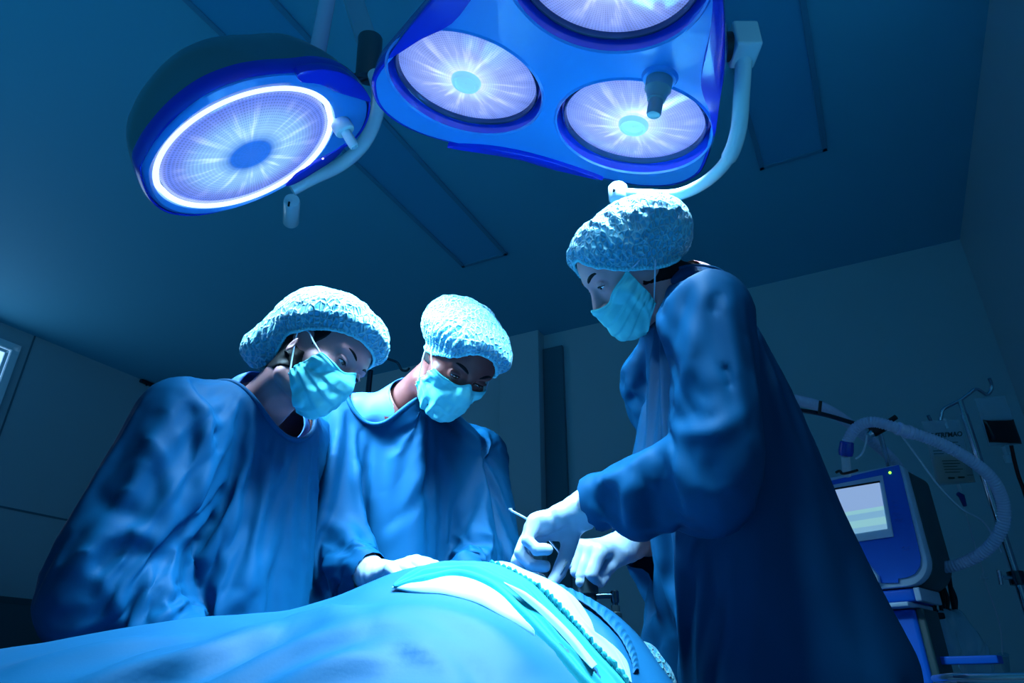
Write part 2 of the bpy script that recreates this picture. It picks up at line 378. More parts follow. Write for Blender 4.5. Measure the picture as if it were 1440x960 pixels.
# face with three round wells, made by a grid of the outline with boolean-free trick: bmesh fill
def plate_with_holes(outer, holes, n, th):
    bm = bmesh.new(); es = []
    for loop in [outer] + holes:
        vs = [bm.verts.new(tuple(p)) for p in loop]
        for i in range(len(vs)): es.append(bm.edges.new((vs[i], vs[(i + 1) % len(vs)])))
    bmesh.ops.triangle_fill(bm, use_beauty=True, use_dissolve=False, edges=es)
    me_v = [np.array(v.co) for v in bm.verts]; bm.verts.index_update(); fs = [tuple(v.index for v in f.verts) for f in bm.faces]; bm.free()
    return me_v, fs
def circ(c, r, n=64, h=0.0): return [c + nB*h + r*(math.cos(2*PI*j/n)*f1 + math.sin(2*PI*j/n)*f2) for j in range(n)]
inner = ring_inward(pb, cen, .03)
wells = [circ(c, r*1.10) for c, r in lobes]
v, f = plate_with_holes(inner, wells, nB, .0)
mb = MB(); mb.add([p + nB*.006 for p in v], f)
for w, (c, r) in zip(wells, lobes): mb.grid([[p + nB*.006 for p in w], [p + nB*.010 for p in circ(c, r*1.075)], [p + nB*.006 for p in circ(c, r*1.055)]], True)
mb.build('face_plate', M['lampface'], t2)
mb = MB(); mb.grid([[p + nB*.006 for p in ring_inward(pb, cen, .03)], [p + nB*.005 for p in ring_inward(pb, cen, .012)], pb, [p - nB*.045 for p in pb], [p - nB*.075 for p in ring_inward(pb, cen, .06)], [cen - nB*.12 + (p - cen)*.7 for p in pb], [cen - nB*.14 + (p - cen)*.4 for p in pb], [cen - nB*.14 + (p - cen)*.02 for p in pb]], True)
mb.build('housing', M['lampblue'], t2)
M['well'] = mat('lamp_well', (.005, .06, .75), .2, coat=.5)
M['glass_rim'] = mat('glass_rim', (.02, .07, .16), .15, metal=.6)
for i, (c, r) in enumerate(lobes):
    mb = MB(); mb.lathe(c, nB, [(r*1.056, .006), (r*1.02, -.028), (r*.99, -.034), (r*.6, -.034)], 72); mb.build('reflector_well', M['well'], t2)
    ln = lens('glass_disc', c - nB*.022, nB, f1, r*.97, .014, M['lens_small'], t2)
    mb = MB(); mb.lathe(c, nB, [(r*.955, -.030), (r*.955, -.012), (r*.97, -.008), (r*.995, -.010), (r*.995, -.03)], 72)
    mb.build('glass_rim', M['glass_rim'], t2)
    mb = MB(); mb.lathe(c - nB*.010, nB, [(r*.21, -.004), (r*.205, .006), (r*.18, .012), (r*.15, .012), (r*.13, .008), (.0005, .007)], 40)
    mb.build('bulb_cap', mat('bulb_cap', (.2, .55, .8), .2, emis=(.25, .62, .95), estr=.75), t2)
accent(zoompts('275,430 370,430 480,446 600,478 738,527 600,497 450,458', 500, 0, 2.118), 'lower_cover', cB, nB, .014, t2)
accent(zoompts('1070,400 1058,330 1036,270 1030,225 1040,160 1056,90 1066,-10 1062,-120 1088,-120 1098,0 1103,100 1100,200 1086,300', 500, 0, 2.118), 'right_cover', cB, nB, .014, t2)
accent(zoompts('100,165 135,108 180,50 280,-70 420,-190 440,-150 360,-30 290,60 200,105 160,130', 500, 0, 2.118), 'left_cover', cB, nB, .014, t2)
hb = on_plane(500 + 908/2.118, 222/2.118, cB, nB)
mb = MB(); mb.lathe(hb, nB, [(.030, -.005), (.034, .006), (.030, .013), (.024, .013)], 32, True); mb.build('handle_seat', M['lampface'], t2)
mb = MB(); mb.lathe(hb, nB, [(.022, .0), (.0245, .014), (.0245, .034), (.021, .038), (.018, .05), (.0165, .052), (.0165, .056), (.0135, .058), (.0135, .084), (.012, .088), (.009, .089)], 32, True)
mb.build('handle', M['grey_plastic'], t2)
# yoke of the triple head
kb = P(869, 271, 1.50)
mb = MB(); mb.lathe(kb - UP*.022, UP, [(.001, 0), (.018, 0), (.021, .004), (.021, .036), (.018, .04), (.001, .04)], 28); kn = mb.build('knuckle', M['white_enamel'], t2)
mb = MB(); q = P(864, 266, 1.475); mb.lathe(q, unit([0, -1, 0]), [(.0001, .003), (.003, .003), (.003, -.01)], 12); mb.build('screw', M['black'], kn)
yk = [P(869, 272, 1.50), P(905, 274, 1.47), P(950, 274, 1.42), P(990, 257, 1.38), P(1022, 226, 1.34), P(1038, 185, 1.31), P(1043, 130, 1.29), P(1046, 80, 1.28)]
mb = MB(); mb.tube(spline(yk, 8), [.0125]*33 + [.0155]*24, 20); mb.build('yoke_arm', M['white_enamel'], t2)
bx = P(1045, 63, 1.28); mb = MB(); mb.box(bx, (.048, .06, .062), None, .006); mb.build('yoke_block', M['white_enamel'], t2)
mb = MB(); mb.cyl(P(1035, 66, 1.28), P(990, 66, 1.30), .027, n=28, bev=.004); mb.build('pivot', M['dark_plastic'], t2)
# arms up to the ceiling: part of the lamp they carry
def riser(name, a, r, m, par):
    top = np.array([a[0], a[1], CZ]); mb = MB(); mb.tube([top, a], r, 24); o = mb.build(name, m, par)
    mb = MB(); mb.lathe(top, -UP, [(r*2.4, 0), (r*2.4, .03), (r*2.0, .045), (r*1.1, .05)], 32); mb.build('ceiling_cap', m, o); return o
q = P(437, 100, 1.66); riser('ceiling_pole', np.array([q[0], q[1] + .02, q[2] - .10]), .021, mat('pale_lilac_enamel', (.50, .60, .85), .25, coat=.5), t)
q = P(521, 75, 1.86); q1 = P(497, 0, 1.97); q2 = q1 + (q1 - q)*1.0
mb = MB(); d = unit(q1 - q); mb.box((q + q2)/2, (.056, .045, np.linalg.norm(q2 - q)), (unit(np.cross(d, [0, 1., 0])), np.cross(d, unit(np.cross(d, [0, 1., 0]))), d), .008)
mb.build('arm_tube', mat('pale_arm', (.20, .45, .60), .35), t)
mb = MB(); mb.cyl(P(521, 52, 1.87), P(517, 112, 1.84), .033, n=28, bev=.006); mb.build('arm_joint', mat('joint_dark', (.03, .10, .13), .4), t)
mb = MB(); mb.cyl(P(495, 112, 1.84), P(543, 96, 1.84), .014, n=20, bev=.003); mb.build('cross_shaft', M['dark_plastic'], t)
riser('ceiling_stem', q2 - UP*.03, .03, M['white_enamel'], t)
q = P(900, 62, 1.52); mb = MB(); mb.cyl(P(992, 66, 1.30), q, .022, n=24); mb.build('link_arm', M['dark_plastic'], t2); riser('ceiling_pole', q, .028, M['white_enamel'], t2)

# beams and ambient
lamp_light(cA + nA*.03, nA, 14, .34, 62)
for c, r in lobes: lamp_light(c + nB*.016, nB, 10.0, .24, 70)
w = bpy.data.worlds.new('world'); bpy.context.scene.world = w; w.use_nodes = True      # dim blue ambient fill, made stronger from below to brighten the ceiling
nt = w.node_tree; tc = nt.nodes.new('ShaderNodeTexCoord'); sx = nt.nodes.new('ShaderNodeSeparateXYZ'); nt.links.new(tc.outputs['Generated'], sx.inputs[0])
rp_ = nt.nodes.new('ShaderNodeValToRGB'); mr = nt.nodes.new('ShaderNodeMapRange'); mr.inputs['From Min'].default_value = -1; nt.links.new(sx.outputs[2], mr.inputs[0]); nt.links.new(mr.outputs[0], rp_.inputs[0])
e = rp_.color_ramp.elements; e[0].position = .14; e[0].color = (.03, .42, .80, 1); e[1].position = .46; e[1].color = (.006, .07, .13, 1)
dt = nt.nodes.new('ShaderNodeVectorMath'); dt.operation = 'DOT_PRODUCT'; dt.inputs[1].default_value = tuple(unit((.50, -.84, -.15))); nt.links.new(tc.outputs['Generated'], dt.inputs[0])  # added greyish glow from behind right, brightens the far wall and ventilator
mxx = nt.nodes.new('ShaderNodeMath'); mxx.operation = 'MAXIMUM'; mxx.inputs[1].default_value = 0; nt.links.new(dt.outputs['Value'], mxx.inputs[0]); pw = nt.nodes.new('ShaderNodeMath'); pw.operation = 'POWER'; pw.inputs[1].default_value = 8; nt.links.new(mxx.outputs[0], pw.inputs[0])
sc_ = nt.nodes.new('ShaderNodeVectorMath'); sc_.operation = 'SCALE'; sc_.inputs[0].default_value = (.10, .13, .22); nt.links.new(pw.outputs[0], sc_.inputs['Scale'])
ad_ = nt.nodes.new('ShaderNodeVectorMath'); ad_.operation = 'ADD'; nt.links.new(rp_.outputs[0], ad_.inputs[0]); nt.links.new(sc_.outputs[0], ad_.inputs[1])
nt.links.new(ad_.outputs[0], nt.nodes['Background'].inputs[0]); nt.nodes['Background'].inputs[1].default_value = .95
vs = bpy.context.scene.view_settings; vs.view_transform = 'Standard'; vs.look = 'None'; vs.exposure = 0; vs.gamma = 1; vs.use_curve_mapping = False
# ------------------------------------------------------------------ implicit surfaces
class Vol:
    def __init__(s, lo, hi, h):
        s.lo = np.array(lo, float); s.h = h; s.n = np.ceil((np.array(hi) - s.lo)/h).astype(int) + 1
        s.D = np.full(s.n, .3, np.float32)
    def sub(s, lo, hi, m):
        a = np.clip(np.floor((np.array(lo) - m - s.lo)/s.h).astype(int), 0, s.n); b = np.clip(np.ceil((np.array(hi) + m - s.lo)/s.h).astype(int) + 1, 0, s.n)
        if np.any(b <= a): return None, None
        ax = [s.lo[i] + s.h*np.arange(a[i], b[i]) for i in range(3)]
        X = np.stack(np.meshgrid(*ax, indexing='ij'), -1)
        return (slice(a[0], b[0]), slice(a[1], b[1]), slice(a[2], b[2])), X
    def add(s, prim, k=.02):
        fn, lo, hi = prim; sl, X = s.sub(lo, hi, k + 3*s.h)
        if sl is None: return s
        d = fn(X); D = s.D[sl]
        if k > 0:
            h = np.clip(.5 + .5*(D - d)/k, 0, 1); s.D[sl] = D*(1 - h) + d*h - k*h*(1 - h)
        else: s.D[sl] = np.minimum(D, d)
        return s
    def cut(s, prim, k=.01):
        fn, lo, hi = prim; sl, X = s.sub(lo, hi, k + 3*s.h)
        if sl is None: return s
        d = -fn(X); D = s.D[sl]
        h = np.clip(.5 - .5*(D - d)/k, 0, 1); s.D[sl] = D*(1 - h) + d*h + k*h*(1 - h)
        return s
    def at(s, p):
        q = np.clip((np.asarray(p) - s.lo)/s.h, 0, s.n - 1.001); i = q.astype(int); t = q - i; D = s.D; r = 0
        for dx in (0, 1):
            for dy in (0, 1):
                for dz in (0, 1):
                    wt = (t[..., 0] if dx else 1 - t[..., 0])*(t[..., 1] if dy else 1 - t[..., 1])*(t[..., 2] if dz else 1 - t[..., 2])
                    r = r + wt*D[i[..., 0] + dx, i[..., 1] + dy, i[..., 2] + dz]
        return r
    def grad(s, p):
        e = s.h; g = np.stack([s.at(p + np.eye(3)[i]*e) - s.at(p - np.eye(3)[i]*e) for i in range(3)], -1)
        return g/(np.linalg.norm(g, axis=-1, keepdims=True) + 1e-9)
def ell(c, r, Rm=None):
    c = np.array(c, float); r = np.array(r, float); Rm = np.eye(3) if Rm is None else np.array(Rm, float)   # rows of Rm = local axes
    def fn(X):
        l = (X - c) @ Rm.T; k0 = np.sqrt(((l/r)**2).sum(-1)); k1 = np.sqrt(((l/r**2)**2).sum(-1)) + 1e-9
        return k0*(k0 - 1)/k1
    m = r.max(); return fn, c - m, c + m
def cone(a, b, ra, rb):
    a, b = np.array(a, float), np.array(b, float); ab = b - a; L2 = ab @ ab
    def fn(X):
        t = np.clip(((X - a) @ ab)/L2, 0, 1); return np.linalg.norm(X - (a + t[..., None]*ab), axis=-1) - (ra + (rb - ra)*t)
    m = max(ra, rb); return fn, np.minimum(a, b) - m, np.maximum(a, b) + m
def chain(vol, pts, rad, k=.015):
    for i in range(len(pts) - 1): vol.add(cone(pts[i], pts[i + 1], rad[i], rad[i + 1]), k)
def loft(secs, side, grow=0.0, up=None):
    """secs: (centre, half width, half depth) from low to high; elliptical cross-sections across the z axis; side = direction of the width"""
    side = unit(side); zs = np.array([q[0][2] for q in secs]); cx = np.array([q[0][:2] for q in secs]); a = np.array([q[1] for q in secs]); b = np.array([q[2] for q in secs])
    sv = side[:2]/np.linalg.norm(side[:2]); fv = np.array([sv[1], -sv[0]])
    def fn(X):
        z = np.clip(X[..., 2], zs[0], zs[-1]); ip = lambda q: np.interp(z, zs, q)
        dx = X[..., 0] - ip(cx[:, 0]); dy = X[..., 1] - ip(cx[:, 1]); A_ = ip(a); B_ = ip(b)
        u = dx*sv[0] + dy*sv[1]; v = dx*fv[0] + dy*fv[1]
        p = 2.4; k0 = ((np.abs(u)/A_)**p + (np.abs(v)/B_)**p)**(1/p)
        d = (k0 - 1)*np.minimum(A_, B_); dz = np.abs(X[..., 2] - z)
        return np.where(dz > 0, np.sqrt(np.maximum(d, 0)**2 + dz**2) + np.minimum(d, 0)*0, d) - grow
    m = max(a.max(), b.max()); lo = np.array([*(cx.min(0) - m), zs[0]]); hi = np.array([*(cx.max(0) + m), zs[-1]])
    return fn, lo, hi
CORN = np.array([(i, j, k) for i in (0, 1) for j in (0, 1) for k in (0, 1)])
EDG = [(a, b) for a in range(8) for b in range(a + 1, 8) if np.abs(CORN[a] - CORN[b]).sum() == 1]
def nets(vol, smooth=2):
    D = vol.D; S = D < 0; nx, ny, nz = D.shape
    cnt = sum(S[i:nx - 1 + i, j:ny - 1 + j, k:nz - 1 + k].astype(np.int8) for i, j, k in CORN)
    act = np.argwhere((cnt > 0) & (cnt < 8)); idx = -np.ones((nx - 1, ny - 1, nz - 1), np.int64); idx[tuple(act.T)] = np.arange(len(act))
    dv = np.stack([D[act[:, 0] + c[0], act[:, 1] + c[1], act[:, 2] + c[2]] for c in CORN], 1)
    acc = np.zeros((len(act), 3)); num = np.zeros(len(act))
    for a, b in EDG:
        d0, d1 = dv[:, a], dv[:, b]; m = (d0 < 0) != (d1 < 0); t = d0[m]/(d0[m] - d1[m])
        acc[m] += CORN[a] + t[:, None]*(CORN[b] - CORN[a]); num[m] += 1
    V = vol.lo + (act + acc/num[:, None])*vol.h; F = []
    for ax in range(3):
        o1, o2 = [np.eye(3, dtype=int)[q] for q in ((ax + 1) % 3, (ax + 2) % 3)]
        sl0 = [slice(None)]*3; sl1 = [slice(None)]*3; sl0[ax] = slice(0, -1); sl1[ax] = slice(1, None)
        s0, s1 = S[tuple(sl0)], S[tuple(sl1)]; e = np.argwhere(s0 != s1)
        e = e[(e[:, (ax + 1) % 3] > 0) & (e[:, (ax + 2) % 3] > 0)]
        e = e[(e[:, (ax + 1) % 3] < idx.shape[(ax + 1) % 3]) & (e[:, (ax + 2) % 3] < idx.shape[(ax + 2) % 3])]
        g = lambda q: idx[tuple(q.T)]
        quad = np.stack([g(e - o1 - o2), g(e - o2), g(e), g(e - o1)], 1); ins = s0[tuple(e.T)]
        quad[~ins] = quad[~ins][:, ::-1]; F.append(quad)
    F = np.concatenate(F); F = F[(F >= 0).all(1)]
    return lap(V, F, smooth), F
def lap(V, F, it, lam=.5, keep=None):
    if not it: return V
    k = F.shape[1]; a = F.ravel(); b = np.roll(F, -1, 1).ravel(); a2 = np.concatenate([a, b]); b2 = np.concatenate([b, a]); n = len(V)
    deg = np.bincount(a2, minlength=n).clip(1)
    for i in range(it*2):
        m = np.stack([np.bincount(a2, weights=V[b2, c], minlength=n) for c in range(3)], 1)/deg[:, None]
        dV = (lam if i % 2 == 0 else -lam*1.04)*(m - V)
        if keep is not None: dV[keep] = 0
        V = V + dV
    return V
def vnorm(V, F):
    n = np.cross(V[F[:, 2]] - V[F[:, 0]], V[F[:, 3]] - V[F[:, 1]]) if F.shape[1] == 4 else np.cross(V[F[:, 1]] - V[F[:, 0]], V[F[:, 2]] - V[F[:, 0]])
    N = np.stack([np.bincount(F.ravel(), weights=np.repeat(n[:, c], F.shape[1]), minlength=len(V)) for c in range(3)], 1)
    return N/(np.linalg.norm(N, axis=1, keepdims=True) + 1e-12)
def compact(V, F):
    u, inv = np.unique(F.ravel(), return_inverse=True); return V[u], inv.reshape(F.shape)
def cut_open(V, F, g):
    """drop the faces where g(p) < 0 and slide the new border onto g = 0"""
    gv = g(V); F = F[(gv[F] > 0).sum(1) >= 3]
    # drop faces hanging by one corner
    V, F = compact(V, F)
    for _ in range(3):
        a = F.ravel(); b = np.roll(F, -1, 1).ravel(); key = np.minimum(a, b)*len(V) + np.maximum(a, b)
        _, i, c = np.unique(key, return_index=True, return_counts=True); bd = np.unique(np.concatenate([a[i[c == 1]], b[i[c == 1]]]))
        bd = bd[np.abs(g(V[bd])) < .02]
        e = 1e-4; p = V[bd]; G = np.stack([(g(p + np.eye(3)[k]*e) - g(p - np.eye(3)[k]*e))/(2*e) for k in range(3)], 1)
        N = vnorm(V, F)[bd]; G = G - N*(G*N).sum(1, keepdims=True); g2 = (G*G).sum(1, keepdims=True) + 1e-6
        st = -g(p)[:, None]*G/g2; ln = np.linalg.norm(st, axis=1, keepdims=True); V[bd] = p + st*np.minimum(1, .012/(ln + 1e-9))
    return V, F
def loops(F, n):
    """border loops as vertex index lists"""
    a = F.ravel(); b = np.roll(F, -1, 1).ravel(); key = set(zip(a.tolist(), b.tolist())); nx = {x: y for x, y in key if (y, x) not in key}
    out = []
    while nx:
        s0, c = next(iter(nx.items())); L_ = [s0]; del nx[s0]
        while c in nx: L_.append(c); c = nx.pop(c)
        out.append(L_)
    return sorted(out, key=len, reverse=True)
def smooth_loop(p, it=6):
    p = np.array(p)
    for _ in range(it): p = (np.roll(p, 1, 0) + np.roll(p, -1, 0) + 2*p)/4
    return p
def vnoise(p, s, seed=0):
    """smooth lattice noise, -1..1"""
    q = np.asarray(p)*s + seed*17.3; i = np.floor(q).astype(np.int64); t = q - i; t = t*t*(3 - 2*t); r = 0
    for dx in (0, 1):
        for dy in (0, 1):
            for dz in (0, 1):
                h = ((i[..., 0] + dx)*73856093) ^ ((i[..., 1] + dy)*19349663) ^ ((i[..., 2] + dz)*83492791) ^ (seed*2654435)
                h = (h ^ (h >> 13))*1274126177; h = ((h ^ (h >> 16)) & 0xffff)/32768.0 - 1
                r = r + h*(t[..., 0] if dx else 1 - t[..., 0])*(t[..., 1] if dy else 1 - t[..., 1])*(t[..., 2] if dz else 1 - t[..., 2])
    return r
def seg_d(p, pts):
    """distance of points p to a polyline"""
    best = np.full(len(p), 9.0); bt = np.zeros(len(p)); tot = len(pts) - 1
    for i in range(tot):
        a, b = np.array(pts[i], float), np.array(pts[i + 1], float); ab = b - a; t = np.clip(((p - a) @ ab)/(ab @ ab + 1e-12), 0, 1)
        d = np.linalg.norm(p - (a + t[:, None]*ab), axis=1); m = d < best; best[m] = d[m]; bt[m] = (i + t[m])/tot
    return best, bt
def fold(V, N, pts, amp, wid):
    """raise (amp > 0) or press in a soft fold along a polyline, tapering at both ends"""
    d, t = seg_d(V, pts); w_ = np.exp(-(d/wid)**2)*np.sin(np.clip(t, .02, .98)*PI)**.6
    return V + N*(amp*w_)[:, None]

# ------------------------------------------------------------------ people: materials
M['skin_light'] = mat('skin_light', (.56, .30, .32), .5, spec=.3, sub=.15, bump=(140, .06, .002))
M['skin_pale'] = mat('skin_pale', (.44, .22, .24), .5, spec=.3, sub=.15, bump=(140, .06, .002))
M['skin_dark'] = mat('skin_dark', (.13, .04, .038), .42, spec=.35, sub=.08, bump=(140, .08, .002))
M['hair'] = mat('hair', (.003, .004, .007), .6, spec=.15, bump=(160, .3, .002))
M['eyewhite'] = None
M['gown'] = mat('gown_cloth', (.0004, .057, .148), .6, spec=.09, bump=(420, .10, .0008))
M['scrub'] = mat('scrub_shirt', (.05, .2, .6), .6, spec=.2, bump=(400, .1, .0008))
M['mask'] = mat('mask_cloth', (.13, .66, .70), .8, spec=.2, bump=(500, .15, .0006))
M['strap'] = mat('ear_loop', (.55, .75, .95), .7)
M['glove'] = mat('latex_glove', (.34, .46, .60), .38, spec=.5, sub=.05, bump=(180, .12, .0015))
M['knit'] = mat('knit_cuff', (.45, .66, .92), .7, bump=(300, .3, .001))
def cap_mat():
    m = mat('cap_cloth', (.10, .62, .80), .55); nt = m.node_tree; N = nt.nodes; L = nt.links; b = N['Principled BSDF']
    b.inputs['Sheen Weight'].default_value = .3
    tc = N.new('ShaderNodeTexCoord'); mp = N.new('ShaderNodeMapping'); mp.inputs['Scale'].default_value = (105, 105, 62); L.new(tc.outputs['Object'], mp.inputs[0])
    vo = N.new('ShaderNodeTexVoronoi'); vo.feature = 'DISTANCE_TO_EDGE'; vo.inputs['Scale'].default_value = 1.0; vo.inputs['Randomness'].default_value = .75; L.new(mp.outputs[0], vo.inputs['Vector'])
    no = N.new('ShaderNodeTexNoise'); no.inputs['Scale'].default_value = 34; no.inputs['Detail'].default_value = 4; L.new(tc.outputs['Object'], no.inputs['Vector'])
    r = N.new('ShaderNodeMapRange'); r.inputs['From Max'].default_value = .22; L.new(vo.outputs['Distance'], r.inputs['Value'])
    a = N.new('ShaderNodeMath'); a.operation = 'MULTIPLY_ADD'; L.new(no.outputs['Fac'], a.inputs[0]); a.inputs[1].default_value = 1.1; s = N.new('ShaderNodeMath'); s.operation = 'MULTIPLY'; s.inputs[1].default_value = -.65; L.new(r.outputs[0], s.inputs[0]); L.new(s.outputs[0], a.inputs[2])
    bp = N.new('ShaderNodeBump'); bp.inputs['Strength'].default_value = .9; bp.inputs['Distance'].default_value = .006; L.new(a.outputs[0], bp.inputs['Height']); L.new(bp.outputs[0], b.inputs['Normal'])
    mx = N.new('ShaderNodeMix'); mx.data_type = 'RGBA'; mx.inputs['A'].default_value = (.22, .66, .80, 1); mx.inputs['B'].default_value = (.04, .40, .62, 1)
    L.new(r.outputs[0], mx.inputs['Factor']); L.new(mx.outputs['Result'], b.inputs['Base Color'])
    return m
M['cap'] = cap_mat()
def eye_mat(name, iris):
    m = mat(name, (.72, .76, .80), .08, coat=1.0); nt = m.node_tree; N = nt.nodes; L = nt.links; b = N['Principled BSDF']
    tc = N.new('ShaderNodeTexCoord'); ln = N.new('ShaderNodeVectorMath'); ln.operation = 'NORMALIZE'; L.new(tc.outputs['Object'], ln.inputs[0])
    sp = N.new('ShaderNodeSeparateXYZ'); L.new(ln.outputs[0], sp.inputs[0])
    r = N.new('ShaderNodeValToRGB'); r.color_ramp.interpolation = 'LINEAR'; e = r.color_ramp.elements
    e[0].position = .84; e[0].color = (.72, .76, .80, 1); e[1].position = .975; e[1].color = (.003, .003, .003, 1)
    for p, c in ((.86, (*[q*.4 for q in iris], 1)), (.90, (*iris, 1)), (.955, (*iris, 1)), (.965, (.003, .003, .003, 1))): q = e.new(p); q.color = c
    L.new(sp.outputs[1], r.inputs[0]); L.new(r.outputs[0], b.inputs['Base Color']); return m
M['eye'] = eye_mat('eyeball', (.035, .018, .010))

# ------------------------------------------------------------------ the head, in its own frame: x = the person's left, y = forward, z = up; origin between the ears at eye height
def head_vol(s=1.0, ears=True, jaw=1.0, h=.0017, lid=.0030, neck=None, nose=1.0):
    v = Vol((-.10, -.125, -.21), (.10, .135, .135), h)
    v.add(ell((0, -.012, .028), (.076, .098, .088)), .01); v.add(ell((0, .032, .030), (.066, .062, .060)), .02)
    v.add(ell((0, .030, -.035), (.060, .060, .068)), .02); v.add(ell((0, .030, -.078), (.050*jaw, .050, .034)), .02)
    v.add(ell((0, .072, -.096), (.022*jaw, .018, .017)), .02)
    for q in (-1, 1):
        v.add(ell((q*.046, .054, -.030), (.022, .024, .018)), .018)
        v.add(cone((q*.046, .0, -.092), (q*.020, .062, -.104), .016, .015), .02)
        v.add(cone((q*.008, .086, .020), (q*.044, .074, .021), .010, .008), .014)
        v.cut(ell((q*.0315, .098, -.001), (.019, .0145, .0125)), .012)
        v.add(ell((q*.030, .072, -.016), (.014, .012, .008)), .01)
    v.add(cone((0, .086, .010), (0, .104*nose, -.034), .0065, .0115), .012)
    for q in (-1, 1): v.add(ell((q*.012, .094, -.041), (.009, .011, .008)), .008)
    v.add(ell((0, .082, -.066), (.024, .012, .012)), .01)
    for q in (-1, 1):
        e = np.array((q*.0315, .0765, -.001))
        v.add(ell(e, (.0142, .0142, .0142)), .003)
        v.cut(ell(e + (0, .015, -.0012), (.0150, .013, lid)), .0022)
        v.add(cone(e + (-.015*1, .0075, .0055), e + (.015, .0075, .0055), .0022, .0022), .006)
        # ear
        if not ears: continue
        v.add(ell((q*.0745, -.010, -.034), (.0040, .010, .018), rot_z(-q*22)), .006); v.cut(ell((q*.0805, -.006, -.034), (.004, .005, .010), rot_z(-q*22)), .004)
    if neck is not None: v.add(cone((0, -.022, -.060), neck, .050, .056), .03)
    return v
def rot_z(a): a = math.radians(a); return np.array([[math.cos(a), math.sin(a), 0], [-math.sin(a), math.cos(a), 0], [0, 0, 1]])
def frame(F, tilt_ref):
    """rows: right, forward, up"""
    F = unit(F); U = unit(np.array(tilt_ref, float) - F*np.dot(F, tilt_ref)); return np.stack([np.cross(F, U), F, U])
def march(vol, o, d, off=0.0, n=60, back=False):
    """from outside points o along directions d onto the surface vol = off"""
    p = np.array(o, float); d = np.asarray(d, float)
    for _ in range(n): p = p + d*np.clip(vol.at(p) - off, -.01, .02)[..., None]*.7
    return p
def march_out(vol, o, d, off=0.0, rmax=.2):
    o = np.array(o, float); far = o + d*rmax
    return march(vol, far, -d, off, 90)
class Head:
    def __init__(s, origin, F, upref, scale=1.0, jaw=1.0, lid=.003, neck_base=None, nose=1.0, ears=True):
        s.o = np.array(origin, float); s.R = frame(F, upref); s.s = scale
        nb = s.loc(np.array(neck_base)) if neck_base is not None else None
        s.vol = head_vol(jaw=jaw, lid=lid, neck=nb, nose=nose, ears=ears)
    @staticmethod
    def by_eye(u, v, d, F, upref, eye=0, **k):
        """place by the pixel of an eye (-1 person's left, 1 right, 0 between); F and upref in lens axes: right, down, towards"""
        ax = np.array([[1, 0, 0], [0, math.sin(TH), -math.cos(TH)], [0, -math.cos(TH), -math.sin(TH)]]); F = np.array(F) @ ax; up = np.array(upref) @ ax
        R_ = frame(F, up); o = P(u, v, d) - (np.array([eye*.0315, .088, 0])*k.get('scale', 1)) @ R_; return Head(o, F, up, **k)
    def w(s, p): return s.o + (np.asarray(p)*s.s) @ s.R
    def loc(s, p): return ((np.asarray(p) - s.o)/s.s) @ s.R.T
def sph(name, c, r, gaze, m, parent):
    bm = bmesh.new(); bmesh.ops.create_uvsphere(bm, u_segments=32, v_segments=20, radius=r)
    me = bpy.data.meshes.new(name); bm.to_mesh(me); bm.free(); o = link(name, me, m)
    o.location = tuple(c); o.rotation_euler = Vector(gaze).to_track_quat('Y', 'Z').to_euler()
    o.parent = parent; o.matrix_parent_inverse = wmat(parent).inverted(); return o
def add_mod(o, kind, **kw):
    m = o.modifiers.new(kind.lower(), kind)
    for k, v in kw.items(): setattr(m, k, v)
    return m
